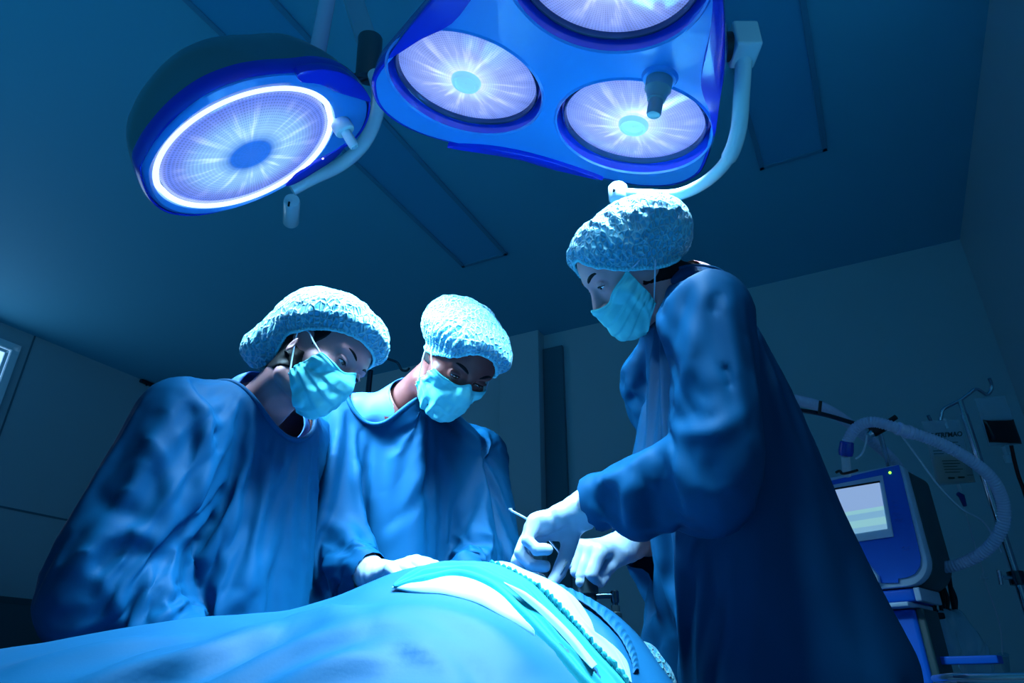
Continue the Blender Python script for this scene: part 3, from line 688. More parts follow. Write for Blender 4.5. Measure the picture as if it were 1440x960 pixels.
def dress_head(H, body, mask_seed=0, bun=None, cap_tilt=0.0, knots=(), hair_low=-.05, gaze=(0, 1, -.3), cap_size=1.0, brow=1.0, cap_seed=0, rim=(.058, -.045), back=0.0, cz=1.0, mask_top=(32, 24), mask_az=(54, 74)):
    vol = H.vol
    # eyes, brows, lashes
    for q in (-1, 1):
        e = np.array((q*.0315, .0765, -.001)); g = unit(gaze) @ H.R
        sph('eyeball', H.w(e), .0124*H.s, g, M['eye'], body)
        xs = np.linspace(-1, 1, 9); pts = []
        for x in xs:
            xo = q*(.0315 + x*.0215 + .001); z = .0205 + .006*(1 - (x - .25)**2) - .004*(x > .6)*(x - .6)/.4
            p = march(vol, (xo, .13, z), (0, -1, 0), -.0022)[()]; pts.append(H.w(p))
        pr = [.0012, .0028, .0036, .0038, .0036, .0032, .0026, .0018, .0008]
        mb = MB(); mb.tube(pts, [a*brow*H.s for a in pr], 10, flat=(1, 1)); mb.build('eyebrow', M['hair'], body)
        pts = []
        for x in np.linspace(-1, 1, 9):
            p = e + np.array((x*.0140, .0, -.0012 + .0034*(1 - x*x))); p[1] = .13; p = march(vol, p, (0, -1, 0), .0004); pts.append(H.w(p))
        mb = MB(); mb.tube(pts, [.0004, .0009, .0012, .0013, .0013, .0013, .0012, .0010, .0005], 8); mb.build('eyelashes', M['hair'], body)
    # hair below the cap
    hv = Vol((-.10, -.13, -.09), (.10, .06, .13), .004); hv.D = vol.at(np.stack(np.meshgrid(*[hv.lo[i] + hv.h*np.arange(hv.n[i]) for i in range(3)], indexing='ij'), -1)).astype(np.float32) - .003
    X = np.stack(np.meshgrid(*[hv.lo[i] + hv.h*np.arange(hv.n[i]) for i in range(3)], indexing='ij'), -1)
    front = X[..., 1] - (.030 + .012*np.sin(X[..., 2]*60)) ; low = (hair_low - X[..., 2]) + .35*(X[..., 1] + .02)
    ear = .030 - np.sqrt((X[..., 1] + .008)**2 + ((X[..., 2] + .018)*.85)**2)
    hv.D = np.maximum(np.maximum(hv.D, front), np.maximum(low, np.where(np.abs(X[..., 0]) > .06, ear, -1))).astype(np.float32)
    V, F = nets(hv, 2); me = npmesh('hair', H.w(V), F); link('hair', me, M['hair'], body)
    # bouffant cap
    zf, zb = rim; p0 = np.array((0, .090, zf)); p1 = np.array((0, -.105, zb)); n = unit(np.cross((1, 0, 0), p0 - p1)); n = n if n[2] > 0 else -n
    cv = Vol((-.15, -.23, -.16), (.15, .16, .19), .0034); cs = cap_size
    cv.add(ell((0, -.022, .054 - (1 - cz)*.06), (.098*cs, .116*cs, .083*cs*cz)), .02); cv.add(ell((0, .028, .068 - (1 - cz)*.05), (.082*cs, .080*cs, .050*cs*cz)), .03)
    cv.add(ell((0, -.075 - back, .030 - back*.4), (.078*cs, .066*cs, .075*cs*cz)), .04)
    if bun:
        for c, r in bun: cv.add(ell(c, r), .03)
    V, F = nets(cv, 1)
    g = lambda p: (p - p0) @ n + .030*np.clip(np.abs(p[..., 0])/.075, 0, 1)**2
    if bun:
        zlo = -.30
        g = lambda p: np.maximum((p - p0) @ n, np.where(p[..., 1] < -.065, 1, -1)*np.minimum(.02, np.abs(-.065 - p[..., 1])))
    V, F = cut_open(V, F, g)
    N = vnorm(V, F)
    gg = (V - p0) @ n; th = np.arctan2(V[:, 0], V[:, 1] + .02)
    wk = 1.0
    dsp = .0030*vnoise(V, 26, 1 + cap_seed) + .0022*(1 - 2*np.abs(vnoise(V*[1, 1, .8], 48, 2 + cap_seed))) + .0010*vnoise(V, 120, 3)
    gather = np.exp(-np.maximum(gg, 0)/.022)
    dsp = dsp + .0032*gather*np.sin(th*44 + 3*vnoise(V, 30, 5))
    V = V + N*(dsp*wk)[:, None]
    rs = np.random.default_rng(5 + cap_seed)
    for kc, m, spread in knots:                      # creases fanning out of a gathered knot
        kc = np.array(kc, float)
        for i in range(m):
            a = (i + .5)/m*spread - spread/2 + rs.normal()*.04; L_ = rs.uniform(.06, .13)
            t1 = unit(np.cross(n, kc - np.array((0, kc[1]*.5, kc[2])))) if abs(kc[0]) > .02 else np.array((1., 0, 0)); up = n
            d = math.sin(a)*t1 + math.cos(a)*up; pts = []
            for u_ in np.linspace(0, 1, 7):
                p = kc + d*L_*u_ - np.array((np.sign(kc[0])*.10*u_*u_*.6, 0, 0)) if abs(kc[0]) > .02 else kc + d*L_*u_ - np.array((0, .06*u_*u_, 0))
                c0 = np.array((0, -.016, .03)); dd = unit(p - c0); pts.append(march_out(cv, c0, dd, 0, .22))
            V = fold(V, vnorm(V, F), pts, rs.choice([-1, 1])*rs.uniform(.0025, .0055), .0055)
    # pull the rim in to the head
    gg = g(V) if bun is None else np.maximum(g(V), 0); k = np.clip(1 - gg/.030, 0, 1)**1.6
    if bun: k = k*(V[:, 1] > -.075)
    dh = vol.at(V); V = V - vol.grad(V)*((dh - .0045)*k)[:, None]
    dh = vol.at(V); V = V + vol.grad(V)*np.maximum(.0055 - dh, 0)[:, None]
    cap = link('bouffant_cap', npmesh('bouffant_cap', H.w(V), F), M['cap'], body)
    add_mod(cap, 'SOLIDIFY', thickness=.0012, offset=0)
    lp = loops(F, len(V))[0]; L0 = smooth_loop(V[lp], 8); 
    dl = np.linalg.norm(np.roll(L0, -1, 0) - L0, axis=1); s_ = np.concatenate([[0], np.cumsum(dl)]); tt = np.linspace(0, s_[-1], 421)[:-1]
    P3 = np.stack([np.interp(tt, s_, np.append(L0[:, c], L0[0, c])) for c in range(3)], 1)
    rad = .0030 + .0012*np.sin(np.arange(len(P3))*2*PI/5.0)
    P3 = P3 - n*.002 + n*(.0010*np.sin(np.arange(len(P3))*2*PI/5.0))[:, None]
    mb = MB(); mb.tube([H.w(p) for p in P3], list(rad*H.s), 8, closed=True); mb.build('elastic_band', mat('cap_band', (.20, .74, .86), .7), cap)
    # surgical mask
    mv = Vol((-.12, -.06, -.17), (.12, .15, .05), .003)
    mv.add(ell((0, .022, -.045), (.066, .068, .072)), 0); mv.add(ell((0, .034, -.078), (.054, .054, .042)), .02)
    mv.add(cone((0, .094, -.032), (0, .080, -.092), .022, .022), .035)
    rs = np.random.default_rng(mask_seed + 11)
    ns, nt = 61, 45; S_, T_ = np.meshgrid(np.linspace(-1, 1, ns), np.linspace(0, 1, nt), indexing='ij')
    az = S_*np.radians(mask_az[0] + (mask_az[1] - mask_az[0])*np.clip(T_*1.5, 0, 1)); top = np.radians(mask_top[0] - 7 + (mask_top[1] - mask_top[0] + 7)*np.abs(S_)**1.2 + 7*np.exp(-(S_/.14)**2)); bot = np.radians(-60 + 34*np.abs(S_)**1.6)
    el = top*(1 - T_) + bot*T_; O = np.array((0, .012, -.055))
    D_ = np.stack([np.sin(az)*np.cos(el), np.cos(az)*np.cos(el), np.sin(el)], -1).reshape(-1, 3)
    V = march_out(mv, O + 0*D_, D_, .0035, .16)
    hm = march_out(vol, O + 0*D_, D_, .0035, .16)
    rV = np.linalg.norm(V - O, axis=1); rH = np.linalg.norm(hm - O, axis=1)
    t_, s1 = T_.ravel(), S_.ravel(); edge = np.clip(1 - t_/.16, 0, 1)
    r = np.maximum(rV, rH)*(1 - edge) + (rH*.75 + np.maximum(rV, rH)*.25)*edge
    pl = 0
    for tc_ in (.30, .48, .66): pl = pl + .0042*(np.clip((t_ - tc_)/.03, 0, 1) - np.clip((t_ - tc_)/.15, 0, 1))*(1 - .35*np.abs(s1)) *-1
    cr = .0045*vnoise(np.stack([s1*2.6 + mask_seed, t_*1.2 + s1*1.5, 0*s1], 1), 1.9, 7)*np.clip((t_ - .10)/.25, 0, 1)
    rid = .0042*(1 - 2.4*np.abs(vnoise(np.stack([s1*3.2, t_*1.6 - s1*1.1, 0*s1 + mask_seed], 1), 1.7, 9)))*np.clip((t_ - .12)/.2, 0, 1)
    sg = .0022*np.sin(t_*38)*np.clip((np.abs(s1) - .80)/.2, 0, 1)
    seam = .0012*(np.abs(t_ - .07) < .022) + .0010*(t_ > .96)
    r = r + pl + cr*.8 + rid*.8 + sg + seam
    V = O + D_*r[:, None]
    idx = np.arange(ns*nt).reshape(ns, nt); F = np.stack([idx[:-1, :-1], idx[1:, :-1], idx[1:, 1:], idx[:-1, 1:]], -1).reshape(-1, 4)
    msk = link('face_mask', npmesh('face_mask', H.w(V), F), M['mask'], body); add_mod(msk, 'SUBSURF', levels=1, render_levels=1); add_mod(msk, 'SOLIDIFY', thickness=.0012, offset=1)
    VV = V.reshape(ns, nt, 3)
    mb = MB(); mb.tube([H.w(VV[i, 1] + D_.reshape(ns, nt, 3)[i, 1]*.001) for i in range(0, ns, 2)], .0014, 6); 
    for j in (0, -1): mb.tube([H.w(VV[j, i]) for i in range(0, nt, 2)], .0017, 6)
    mb.build('mask_binding', M['mask'], msk)
    for q, j in ((-1, 0), (1, -1)):
        a, b = VV[j, 2], VV[j, -3]
        zk = rim[0] + (rim[1] - rim[0])*.49 - .014; k_ = np.array((q*.0775, -.002, zk + .016)); k2 = np.array((q*.0780, -.026, zk + .004))
        k_, k2 = (march(vol, (q*.12, y_, z_), np.array((-q, 0., 0)), .0018)[()] for y_, z_ in ((-.002, zk + .012), (-.026, zk + .004)))
        p1_ = spline([a, a*.5 + k_*.5 + (q*.005, .0, 0), k_, k2, b*.45 + k2*.55 + (q*.004, 0, 0), b], 6)
        mb = MB(); mb.tube([H.w(p) for p in p1_], .0015, 8); mb.build('ear_loop', M['strap'], msk)
    return cap, msk

# ------------------------------------------------------------------ hands
def hand_joints(wr, d, pn, thumb, curl, spread=.10, tpose=(.55, .35, .3), size=1.0, rot=0.0):
    """wr wrist, d wrist->knuckles, pn out of the palm, thumb: direction across towards the thumb"""
    d = unit(d); pn = unit(np.array(pn) - d*np.dot(pn, d)); ac = np.cross(d, pn); ac = ac if np.dot(ac, thumb) > 0 else -ac
    wr = np.array(wr, float); fs = []
    spec = [(.028, .090, (.043, .026, .021), .0098), (.009, .094, (.047, .029, .022), .0100), (-.011, .090, (.043, .027, .021), .0096), (-.029, .082, (.034, .021, .018), .0086)]
    for i, (o, l, ph, r) in enumerate(spec):
        c = curl[i] if hasattr(curl[0], '__len__') else curl
        p = wr + (d*l + ac*o)*size; pts = [p]; a = 0; sp = (1.5 - i)*spread/1.5
        for k in range(3):
            a += math.radians(c[k]); v = math.cos(a)*unit(d + ac*sp) + math.sin(a)*pn; p = p + unit(v)*ph[k]*size; pts.append(p)
        fs.append((pts, [r*1.08*size, r*.98*size, r*.90*size, r*.76*size]))
    tb = wr + (d*.022 + ac*.022 + pn*.006)*size; tp = [tb]; v0 = unit(d*tpose[0] + ac*tpose[1] + pn*tpose[2]); v1 = unit(v0 + d*.25 - ac*.2 + pn*.1); v2 = unit(v1 + d*.25 - ac*.25)
    for v, l in ((v0, .046), (v1, .034), (v2, .027)): tp.append(tp[-1] + v*l*size)
    return dict(wr=wr, d=d, pn=pn, ac=ac, f=fs, t=(tp, [.0145*size, .0120*size, .0108*size, .0085*size]), size=size)
def glove(name, hj, arm, m, parent, cuff=.075, cuff_r=.036, h=.0017, wrinkle=1.0):
    allp = np.array([p for f in hj['f'] for p in f[0]] + hj['t'][0] + [hj['wr'], hj['wr'] + unit(np.array(arm) - hj['wr'])*cuff]); s = hj['size']
    v = Vol(allp.min(0) - .045, allp.max(0) + .045, h)
    wr, d, ac, pn = hj['wr'], hj['d'], hj['ac'], hj['pn']
    for o, l in ((.024, .088), (.008, .092), (-.010, .088), (-.026, .080)):
        v.add(cone(wr + ac*o*.55*s, wr + (d*l + ac*o)*s, .0150*s, .0122*s), .010)
    v.add(ell(wr + (d*.034 + ac*.018 + pn*.010)*s, np.array((.030, .017, .015))*s, np.stack([d, ac, pn])), .012)
    v.add(ell(wr + (d*.050 - ac*.016 + pn*.006)*s, np.array((.034, .016, .013))*s, np.stack([d, ac, pn])), .012)
    for pts, rad in hj['f']: 
        w_ = Vol(np.min(pts, 0) - .02, np.max(pts, 0) + .02, h)
        for i in range(3): v.add(cone(pts[i], pts[i + 1], rad[i], rad[i + 1]), .0018 if i else .005)
    tp, tr = hj['t']
    for i in range(3): v.add(cone(tp[i], tp[i + 1], tr[i], tr[i + 1]), .008 if i == 0 else .002)
    ad = unit(np.array(arm) - wr)
    v.add(cone(wr + d*.01, wr + ad*.03, .026*s, .028*s), .015); v.add(cone(wr + ad*.03, wr + ad*cuff, .029*s, cuff_r), .008)
    V, F = nets(v, 1); N = vnorm(V, F)
    rel = V - wr; along = rel @ d; al = rel @ ad
    # fine pulled wrinkles round the wrist and across the palm edge
    wz = np.clip(1 - np.abs(al - .005)/.06, 0, 1)
    q = np.stack([along*95, (rel @ ac)*22, (rel @ pn)*22], 1)
    V = V + N*(wrinkle*(.0017*wz + .0005)*vnoise(q, 1.0, 3) + .0006*wrinkle*vnoise(V, 70, 4))[:, None]
    g = lambda p: cuff*.97 - (p - wr) @ ad
    V, F = cut_open(V, F, g)
    o = link(name, npmesh(name, V, F), m, parent); add_mod(o, 'SOLIDIFY', thickness=.0008, offset=1)
    L_ = loops(F, len(V))
    if L_:
        lp = smooth_loop(V[L_[0]], 4); mb = MB(); mb.tube(list(lp), .0016, 8, closed=True); mb.build('cuff_bead', m, o)
    return o

# ------------------------------------------------------------------ the standing figure
def torso_secs(cs, side, gz):
    return [(np.array((x, y, z)), a, b) for x, y, z, a, b in cs]
def figure(name, label, nb, sh, el, wr, secs, side, skin, H, lean_feet=None, head_cut=None, body_scale=.80, arm_r=(.050, .040, .028)):
    """body: head, neck, trunk, arms to the wrist, hips, legs, in one surface per object"""
    zs = [q[2] for q in secs]
    base = np.array([secs[0][0], secs[0][1], 0]); side = unit(side); fwd = np.cross(UP, np.array([side[0], side[1], 0]))*-1
    bs = [(np.array((x, y, z)), a*body_scale, b*body_scale*.85) for x, y, z, a, b in secs if z > .80]
    allp = np.array([q[0] for q in bs] + list(sh) + list(el) + list(wr) + [nb]); lo = allp.min(0) - .26; hi = allp.max(0) + .12; lo[2] = .05
    v = Vol(lo, hi, .009); v.add(loft(bs, side), .04)
    top = bs[-1][0]
    v.add(cone(top, nb, bs[-1][2], .060), .04)
    for k in (0, 1):
        v.add(cone(nb - UP*.035, sh[k] + UP*.0, .052, .056), .05); chain(v, [sh[k], el[k], wr[k]], [arm_r[0] + .006, arm_r[1], arm_r[2]], .02)
        s_ = -1 if k == 0 else 1
        hip = np.array([*bs[0][0][:2], .86]) + side*s_*.085; knee = np.array([*base[:2], .47]) + side*s_*.095; ank = np.array([*base[:2], .10]) + side*s_*.10
        chain(v, [hip, knee, ank], [.090, .060, .042], .03)
    V, F = nets(v, 2)
    g = lambda p: np.where((np.linalg.norm(p - H.o, axis=-1) < .26), np.minimum(.5, -((p - nb) @ unit(H.w((0, -.022, -.06)) - nb)) + .012), .5)
    V, F = cut_open(V, F, g)
    # head, finer, in its own frame, joined to the same surface
    hv, hf = nets(H.vol, 1)
    hw = H.w(hv); cutd = (hw - nb) @ unit(H.w((0, -.022, -.06)) - nb)
    V2, F2 = cut_open(hw, hf, lambda p: ((p - nb) @ unit(H.w((0, -.022, -.06)) - nb)) + .02)
    me = npmesh(name, np.concatenate([V, V2]), np.concatenate([F, F2 + len(V)]))
    o = link(name, me, skin)
    # origin at the feet
    me.transform(Matrix.Translation(Vector(-base))); o.location = tuple(base)
    tag(o, label, 'person')
    for s_ in (-1, 1):
        f0 = base + side*s_*.10; sv = Vol(f0 + (-.2, -.2, -.01), f0 + (.2, .2, .16), .006)
        sv.add(cone(f0 - fwd*-.0 + UP*.045, f0 + UP*.12, .048, .046), .02); sv.add(cone(f0 - fwd*.04 + UP*.040, f0 + fwd*.13 + UP*.034, .042, .036), .03); sv.cut((lambda X: X[..., 2] - .002, f0 - .2, f0 + .2), .004)
        a, b = nets(sv, 1); link('shoe', npmesh('shoe', a, b), M['black'], o)
    tv = Vol(lo, [hi[0], hi[1], 1.0], .012)
    for s_ in (-1, 1):
        hip = np.array([*bs[0][0][:2], .86]) + side*s_*.085; knee = np.array([*base[:2], .47]) + side*s_*.095; ank = np.array([*base[:2], .12]) + side*s_*.10
        chain(tv, [hip, knee, ank], [.105, .085, .070], .03)
    a, b = nets(tv, 1); tr = link('trousers', npmesh('trousers', a, b), M['scrub'], o)
    return o
def cloth_sim(V, F, body, pinw, frames=30, shrink=-.06, mass=.25, bend=.4, q=6, tens=12, selfc=True, press=0.0, damp=6):
    me = npmesh('gown_sim', V, F); o = bpy.data.objects.new('gown_sim', me); C.objects.link(o)
    vg = o.vertex_groups.new(name='pin')
    for lv in np.unique(np.round(pinw, 2)):
        if lv > 0: vg.add(np.where(np.abs(np.round(pinw, 2) - lv) < .001)[0].tolist(), float(lv), 'REPLACE')
    cm = body.modifiers.new('collision', 'COLLISION'); body.collision.thickness_outer = .004; body.collision.cloth_friction = 8
    m = o.modifiers.new('cloth', 'CLOTH'); st = m.settings; st.quality = q; st.mass = mass; st.tension_stiffness = tens; st.compression_stiffness = tens
    st.shear_stiffness = tens*.5; st.bending_stiffness = bend; st.tension_damping = damp; st.compression_damping = damp; st.shear_damping = damp; st.bending_damping = 1.0; st.air_damping = 2
    st.vertex_group_mass = 'pin'; st.pin_stiffness = 1.0; st.shrink_min = shrink; st.shrink_max = shrink
    if press: st.use_pressure = True; st.uniform_pressure_force = press
    cs = m.collision_settings; cs.use_self_collision = selfc; cs.self_distance_min = .004; cs.distance_min = .006; cs.collision_quality = 3; cs.self_friction = 5
    sc = bpy.context.scene; sc.frame_start = 1; sc.frame_end = frames; m.point_cache.frame_start = 1; m.point_cache.frame_end = frames
    for f in range(1, frames + 1): sc.frame_set(f)
    dg = bpy.context.evaluated_depsgraph_get(); e = o.evaluated_get(dg).to_mesh()
    R_ = np.empty(len(e.vertices)*3, np.float32); e.vertices.foreach_get('co', R_); R_ = R_.reshape(-1, 3).astype(float)
    o.evaluated_get(dg).to_mesh_clear(); bpy.data.objects.remove(o); body.modifiers.remove(body.modifiers['collision']); sc.frame_set(1)
    return R_
def gown_mesh(secs, side, nb, sh, el, wr, neck_g, slv=(.080, .085, .070, .050), h=.011, ksh=.05, extra=(), puff=1.0, waves=1.0, top=.062):
    sc = [(np.array((x, y, z)), a, b) for x, y, z, a, b in secs]
    allp = np.array([q[0] for q in sc] + list(sh) + list(el) + list(wr) + [nb]); m = max(max(q[1], q[2]) for q in sc) + .06
    lo = np.minimum(allp.min(0) - .14, np.min([q[0] for q in sc], 0) - m); hi = np.maximum(allp.max(0) + .14, np.max([q[0] for q in sc], 0) + m); lo[2] = sc[0][0][2] - .08
    v = Vol(lo, hi, h); v.add(loft(sc, side), .03)
    v.add(cone(sc[-1][0], nb - UP*.01, sc[-1][2], top), .05)
    for k in (0, 1):
        v.add(cone(nb - UP*.035, sh[k] + UP*.004, top, .068), ksh)
        wd = unit(wr[k] - el[k]); chain(v, [sh[k], (sh[k] + el[k])/2, el[k], (el[k]*.45 + wr[k]*.55), wr[k] - wd*.02], [slv[0], (slv[0] + slv[1])/2, slv[1], slv[2], slv[3]], .025)
    for pr, k in extra: v.add(pr, k)
    V, F = nets(v, 2)
    V, F = cut_open(V, F, lambda p: p[:, 2] - (sc[0][0][2] + .0))
    V, F = cut_open(V, F, neck_g)
    for k in (0, 1):
        wd = unit(wr[k] - el[k]); c = wr[k] - wd*.022
        rr_ = lambda p: np.linalg.norm((p - c) - ((p - c) @ wd)[:, None]*wd, axis=1)
        V, F = cut_open(V, F, lambda p: np.where((rr_(p) < slv[3] + .022) & (np.abs((p - c) @ wd) < .12), -((p - c) @ wd), .5))
    return V, F, v

def draw_folds(V, F, px, it=1):
    """soft ridges (amp > 0) and creases laid on a cloth along lines traced on its visible side"""
    from mathutils.bvhtree import BVHTree
    bv = BVHTree.FromPolygons([Vector(p) for p in V], [tuple(f) for f in F]); o = Vector((0, 0, CAMH))
    for pts, amp, wd in px:
        w3 = []
        for u, v in [tuple(q[:2]) for q in spline([np.array((*q, 0.)) for q in pts], 5)]:
            h = bv.ray_cast(o, Vector(ray(u, v)).normalized())
            if h[0] is not None and (not w3 or np.linalg.norm(np.array(h[0]) - w3[-1]) < .12): w3.append(np.array(h[0]))
        if len(w3) > 2: V = fold(V, vnorm(V, F), w3, amp, wd)
    return V
# ------------------------------------------------------------------ drape over the patient
CR = [(-260, 985, .80), (-120, 955, .84), (0, 930, .88), (130, 904, .90), (250, 881, .93), (310, 871, .95), (375, 867, .97), (440, 860, .99), (490, 846, 1.01), (520, 834, 1.02), (560, 814, 1.04), (600, 806, 1.05), (640, 801, 1.06), (690, 803, 1.07), (740, 816, 1.085), (790, 834, 1.10), (830, 848, 1.11), (860, 870, 1.12), (885, 898, 1.12), (905, 945, 1.12)]
crp = np.array([P(*q) for q in CR])
TBA = unit((crp[15] - crp[4])*[1, 1, 0]); TBN = np.array([-TBA[1], TBA[0], 0])
def crest(x):
    z = np.interp(x, crp[:, 0], crp[:, 2]); y = np.interp(x, crp[:, 0], crp[:, 1]); return y, z
xs_ = np.linspace(-1.7, .36, 413); yc_, zc_ = crest(xs_)
ker = np.exp(-np.linspace(-2, 2, 15)**2); ker /= ker.sum()
yc_ = np.convolve(np.pad(yc_, 7, 'edge'), ker, 'valid'); zc_ = np.convolve(np.pad(zc_, 7, 'edge'), ker, 'valid')
zc_ = np.where(xs_ > crp[-1, 0], zc_ - (xs_ - crp[-1, 0])*3.0, zc_)
def hgt(x, y):
    yc = np.interp(x, xs_, yc_); zc = np.interp(x, xs_, zc_); b = .80
    near = np.exp(-(np.maximum(yc - y, 0)/.36)**2.8); far = np.exp(-np.maximum(y - yc - .02, 0)**2/(2*.16**2))
    h = b + (zc - b)*near*far
    return h
def on_drape(u, v, lift=0.0):
    q = ray(u, v); t = np.linspace(.35, 1.5, 1400); X = q[None]*t[:, None] + np.array([0, 0, CAMH]); gap = X[:, 2] - hgt(X[:, 0], X[:, 1])
    i = np.argmax(gap < 0) if np.any(gap < 0) else np.argmin(np.where(t > .5, gap, 9))
    return np.array([X[i, 0], X[i, 1], hgt(X[i, 0], X[i, 1]) + lift])
gx = np.arange(-1.62, .345, .0095); gy = np.arange(.34, 1.40, .0095); GX, GY = np.meshgrid(gx, gy, indexing='ij'); GY = .34 + (GY - .34)/(GY.max() - .34)*(np.interp(GX, xs_, yc_) + .13 - .34)
GZ = hgt(GX, GY); V = np.stack([GX, GY, GZ], -1).reshape(-1, 3); nx_, ny_ = GX.shape
idx = np.arange(nx_*ny_).reshape(nx_, ny_); F = np.stack([idx[:-1, :-1], idx[1:, :-1], idx[1:, 1:], idx[:-1, 1:]], -1).reshape(-1, 4)
fl = [([(90, 975), (200, 950), (280, 936), (345, 912), (400, 902)], .014, .020), ([(250, 985), (330, 955), (400, 930), (470, 908), (520, 900)], .013, .018), ([(360, 985), (440, 955), (500, 938), (560, 935)], .011, .018),
      ([(60, 1000), (170, 968), (260, 952), (320, 934)], -.010, .016), ([(280, 972), (360, 940), (430, 918)], -.010, .014), ([(300, 905), (400, 890), (500, 884), (570, 896), (650, 935), (700, 985)], .009, .026), ([(240, 955), (300, 935), (355, 912)], .007, .008), ([(300, 975), (400, 935), (450, 915)], .007, .009), ([(480, 930), (540, 915), (600, 925), (650, 950)], .006, .010), ([(130, 960), (220, 930), (300, 915)], .006, .009),
      ([(520, 868), (600, 866), (690, 900), (750, 960)], .008, .024), ([(600, 920), (660, 945), (690, 985)], -.008, .016), ([(400, 880), (450, 872), (520, 862)], .006, .014), ([(770, 905), (820, 935), (850, 975)], .006, .012), ([(800, 850), (840, 880), (872, 930), (880, 975)], .006, .014), ([(440, 858), (470, 872), (480, 900)], .005, .012),
      ([(0, 945), (80, 925), (200, 905), (280, 900)], .006, .018)]
for pts, amp, wd in fl:
    w3 = [on_drape(*q) for q in pts]; V = fold(V, vnorm(V, F), spline(w3, 3), amp*1.5, wd*1.1)
V[:, 2] += .0030*vnoise(V, 9, 3) + .0012*vnoise(V, 25, 5)
# skirt hanging on the near and left sides
VG = V.reshape(nx_, ny_, 3)
def skirt(edge, out, n=16, drop=.34):
    rows = [edge]
    for k in range(1, n + 1):
        s_ = np.arange(len(edge)); t = k/n
        rows.append(edge + np.array(out)*(.03*math.sin(min(t*4, 1)*PI/2) + .018*t*np.sin(s_*.26)[:, None]) - UP*(drop*t))
    return rows
mb = MB(); mb.grid(list(VG)); 
for e_, o_ in ((VG[:, 0], (0, -1, 0)), (VG[0], (-1, 0, 0)), (VG[:, -1], (0, 1, 0)), (VG[-1], (1, 0, 0))): mb.grid(skirt(e_, o_))
M['drape'] = mat('drape_cloth', (.0015, .075, .18), .6, spec=.2, bump=(300, .12, .001))
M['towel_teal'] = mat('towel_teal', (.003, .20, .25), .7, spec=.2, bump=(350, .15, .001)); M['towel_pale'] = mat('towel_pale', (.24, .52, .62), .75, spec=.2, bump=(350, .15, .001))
dr = mb.build('surgical_drape', M['drape'], angle=180); add_mod(dr, 'SOLIDIFY', thickness=.002, offset=-1)
tag(dr, 'large light blue surgical drape spread over the patient, running to the lower left', 'drape')
def strip(name, label, top, bot, m, lift=.003, prof=None, nt=14, ns=70, th=.003, edge=0.0, parent=None, cat='towel'):
    a = spline([on_drape(*q) for q in top], 8); b = spline([on_drape(*q) for q in bot], 8)
    def res(c):
        c = np.array(c); dl = np.concatenate([[0], np.cumsum(np.linalg.norm(np.diff(c, axis=0), axis=1))]); t = np.linspace(0, dl[-1], ns); return np.stack([np.interp(t, dl, c[:, k]) for k in range(3)], 1)
    a, b = res(a), res(b); rows = []
    for j in range(nt + 1):
        t = j/nt; r = a*(1 - t) + b*t; z = hgt(r[:, 0], r[:, 1]); s_ = np.linspace(0, 1, ns)
        l = lift + (prof(s_, t) if prof else 0)
        rows.append(np.stack([r[:, 0], r[:, 1], z + l], 1))
    mb = MB(); mb.grid(rows); o = mb.build(name, m, parent, angle=180); add_mod(o, 'SOLIDIFY', thickness=th, offset=-1)
    add_mod(o, 'SUBSURF', levels=1, render_levels=1)
    if label: tag(o, label, cat)
    return o, rows
sm = lambda x: np.sin(np.clip(x, 0, 1)*PI)
tp_ = lambda s_: np.clip(s_/.12, 0, 1)**.7
strip('surgical_towel', 'pale white towel wedge on the middle of the blue drape', [(550, 830), (590, 822), (630, 814), (668, 818), (704, 838), (728, 862), (752, 896)], [(550, 831), (590, 834), (625, 836), (660, 845), (700, 864), (724, 878), (752, 898)], M['towel_pale'], .004,
      lambda s_, t: (.003*sm(t) - .004*(t > .93) + .0015*np.sin(s_*20 + t*3)*sm(t))*tp_(s_), th=.002)
strip('surgical_towel', 'folded teal towel curving along the ridge of the draped body', [(552, 830), (576, 815), (600, 806), (640, 801), (690, 803), (738, 822), (777, 858), (819, 902), (872, 962), (890, 985)], [(554, 832), (580, 827), (605, 822), (640, 816), (675, 825), (704, 846), (745, 887), (785, 930), (828, 978), (836, 988)], M['towel_teal'], .007,
      lambda s_, t: (.006*sm((t - .02)/.22) + .006*sm((t - .30)/.20)*sm(s_*1.2 - .12) + .007*sm((t - .56)/.16) + .005*sm((t - .78)/.2) - .007*(t > .97) + .0015*np.sin(s_*34 + 6*t)*sm(t))*tp_(s_), nt=36, ns=110, th=.002)
strip('surgical_towel', 'narrow pale strip painting the lit top of a fold on the teal towel', [(708, 839), (740, 857), (770, 880), (805, 915), (842, 960)], [(709, 841), (738, 862), (766, 887), (799, 922), (834, 966)], M['towel_pale'], .018, lambda s_, t: (.004*sm(t) - .004*(t > .9))*np.clip(s_/.2, 0, 1)*np.clip((1 - s_)/.2, 0, 1), th=.0015)  # fold highlight painted as a pale strip of cloth
o, rows = strip('surgical_towel', 'bright pale cloth with ruffled elastic edge nearest the surgeon on the right', [(684, 802), (730, 810), (770, 824), (806, 848), (830, 880), (841, 906), (868, 925), (884, 945), (890, 975)], [(690, 804), (730, 821), (760, 843), (786, 868), (808, 892), (828, 915), (848, 936), (868, 956), (884, 978)], M['towel_pale'], .010,
      lambda s_, t: (.005*sm(t) + .0022*np.sin(s_*150 + 2*np.sin(s_*31))*np.clip((t - .75)/.25, 0, 1) - .005*(t > .96) + .003*np.sin(s_*17 + 2*t)*sm(t) + .003*sm((t - .4)/.25))*tp_(s_), nt=24, ns=150, th=.002)
rp = rows[-2]; mb = MB(); mb.tube([p + UP*(.001 + .0018*math.sin(i*1.3)) for i, p in enumerate(rp)], [.0026 + .0009*math.sin(i*1.3) for i in range(len(rp))], 8); mb.build('elastic_edge', M['towel_teal'], o)
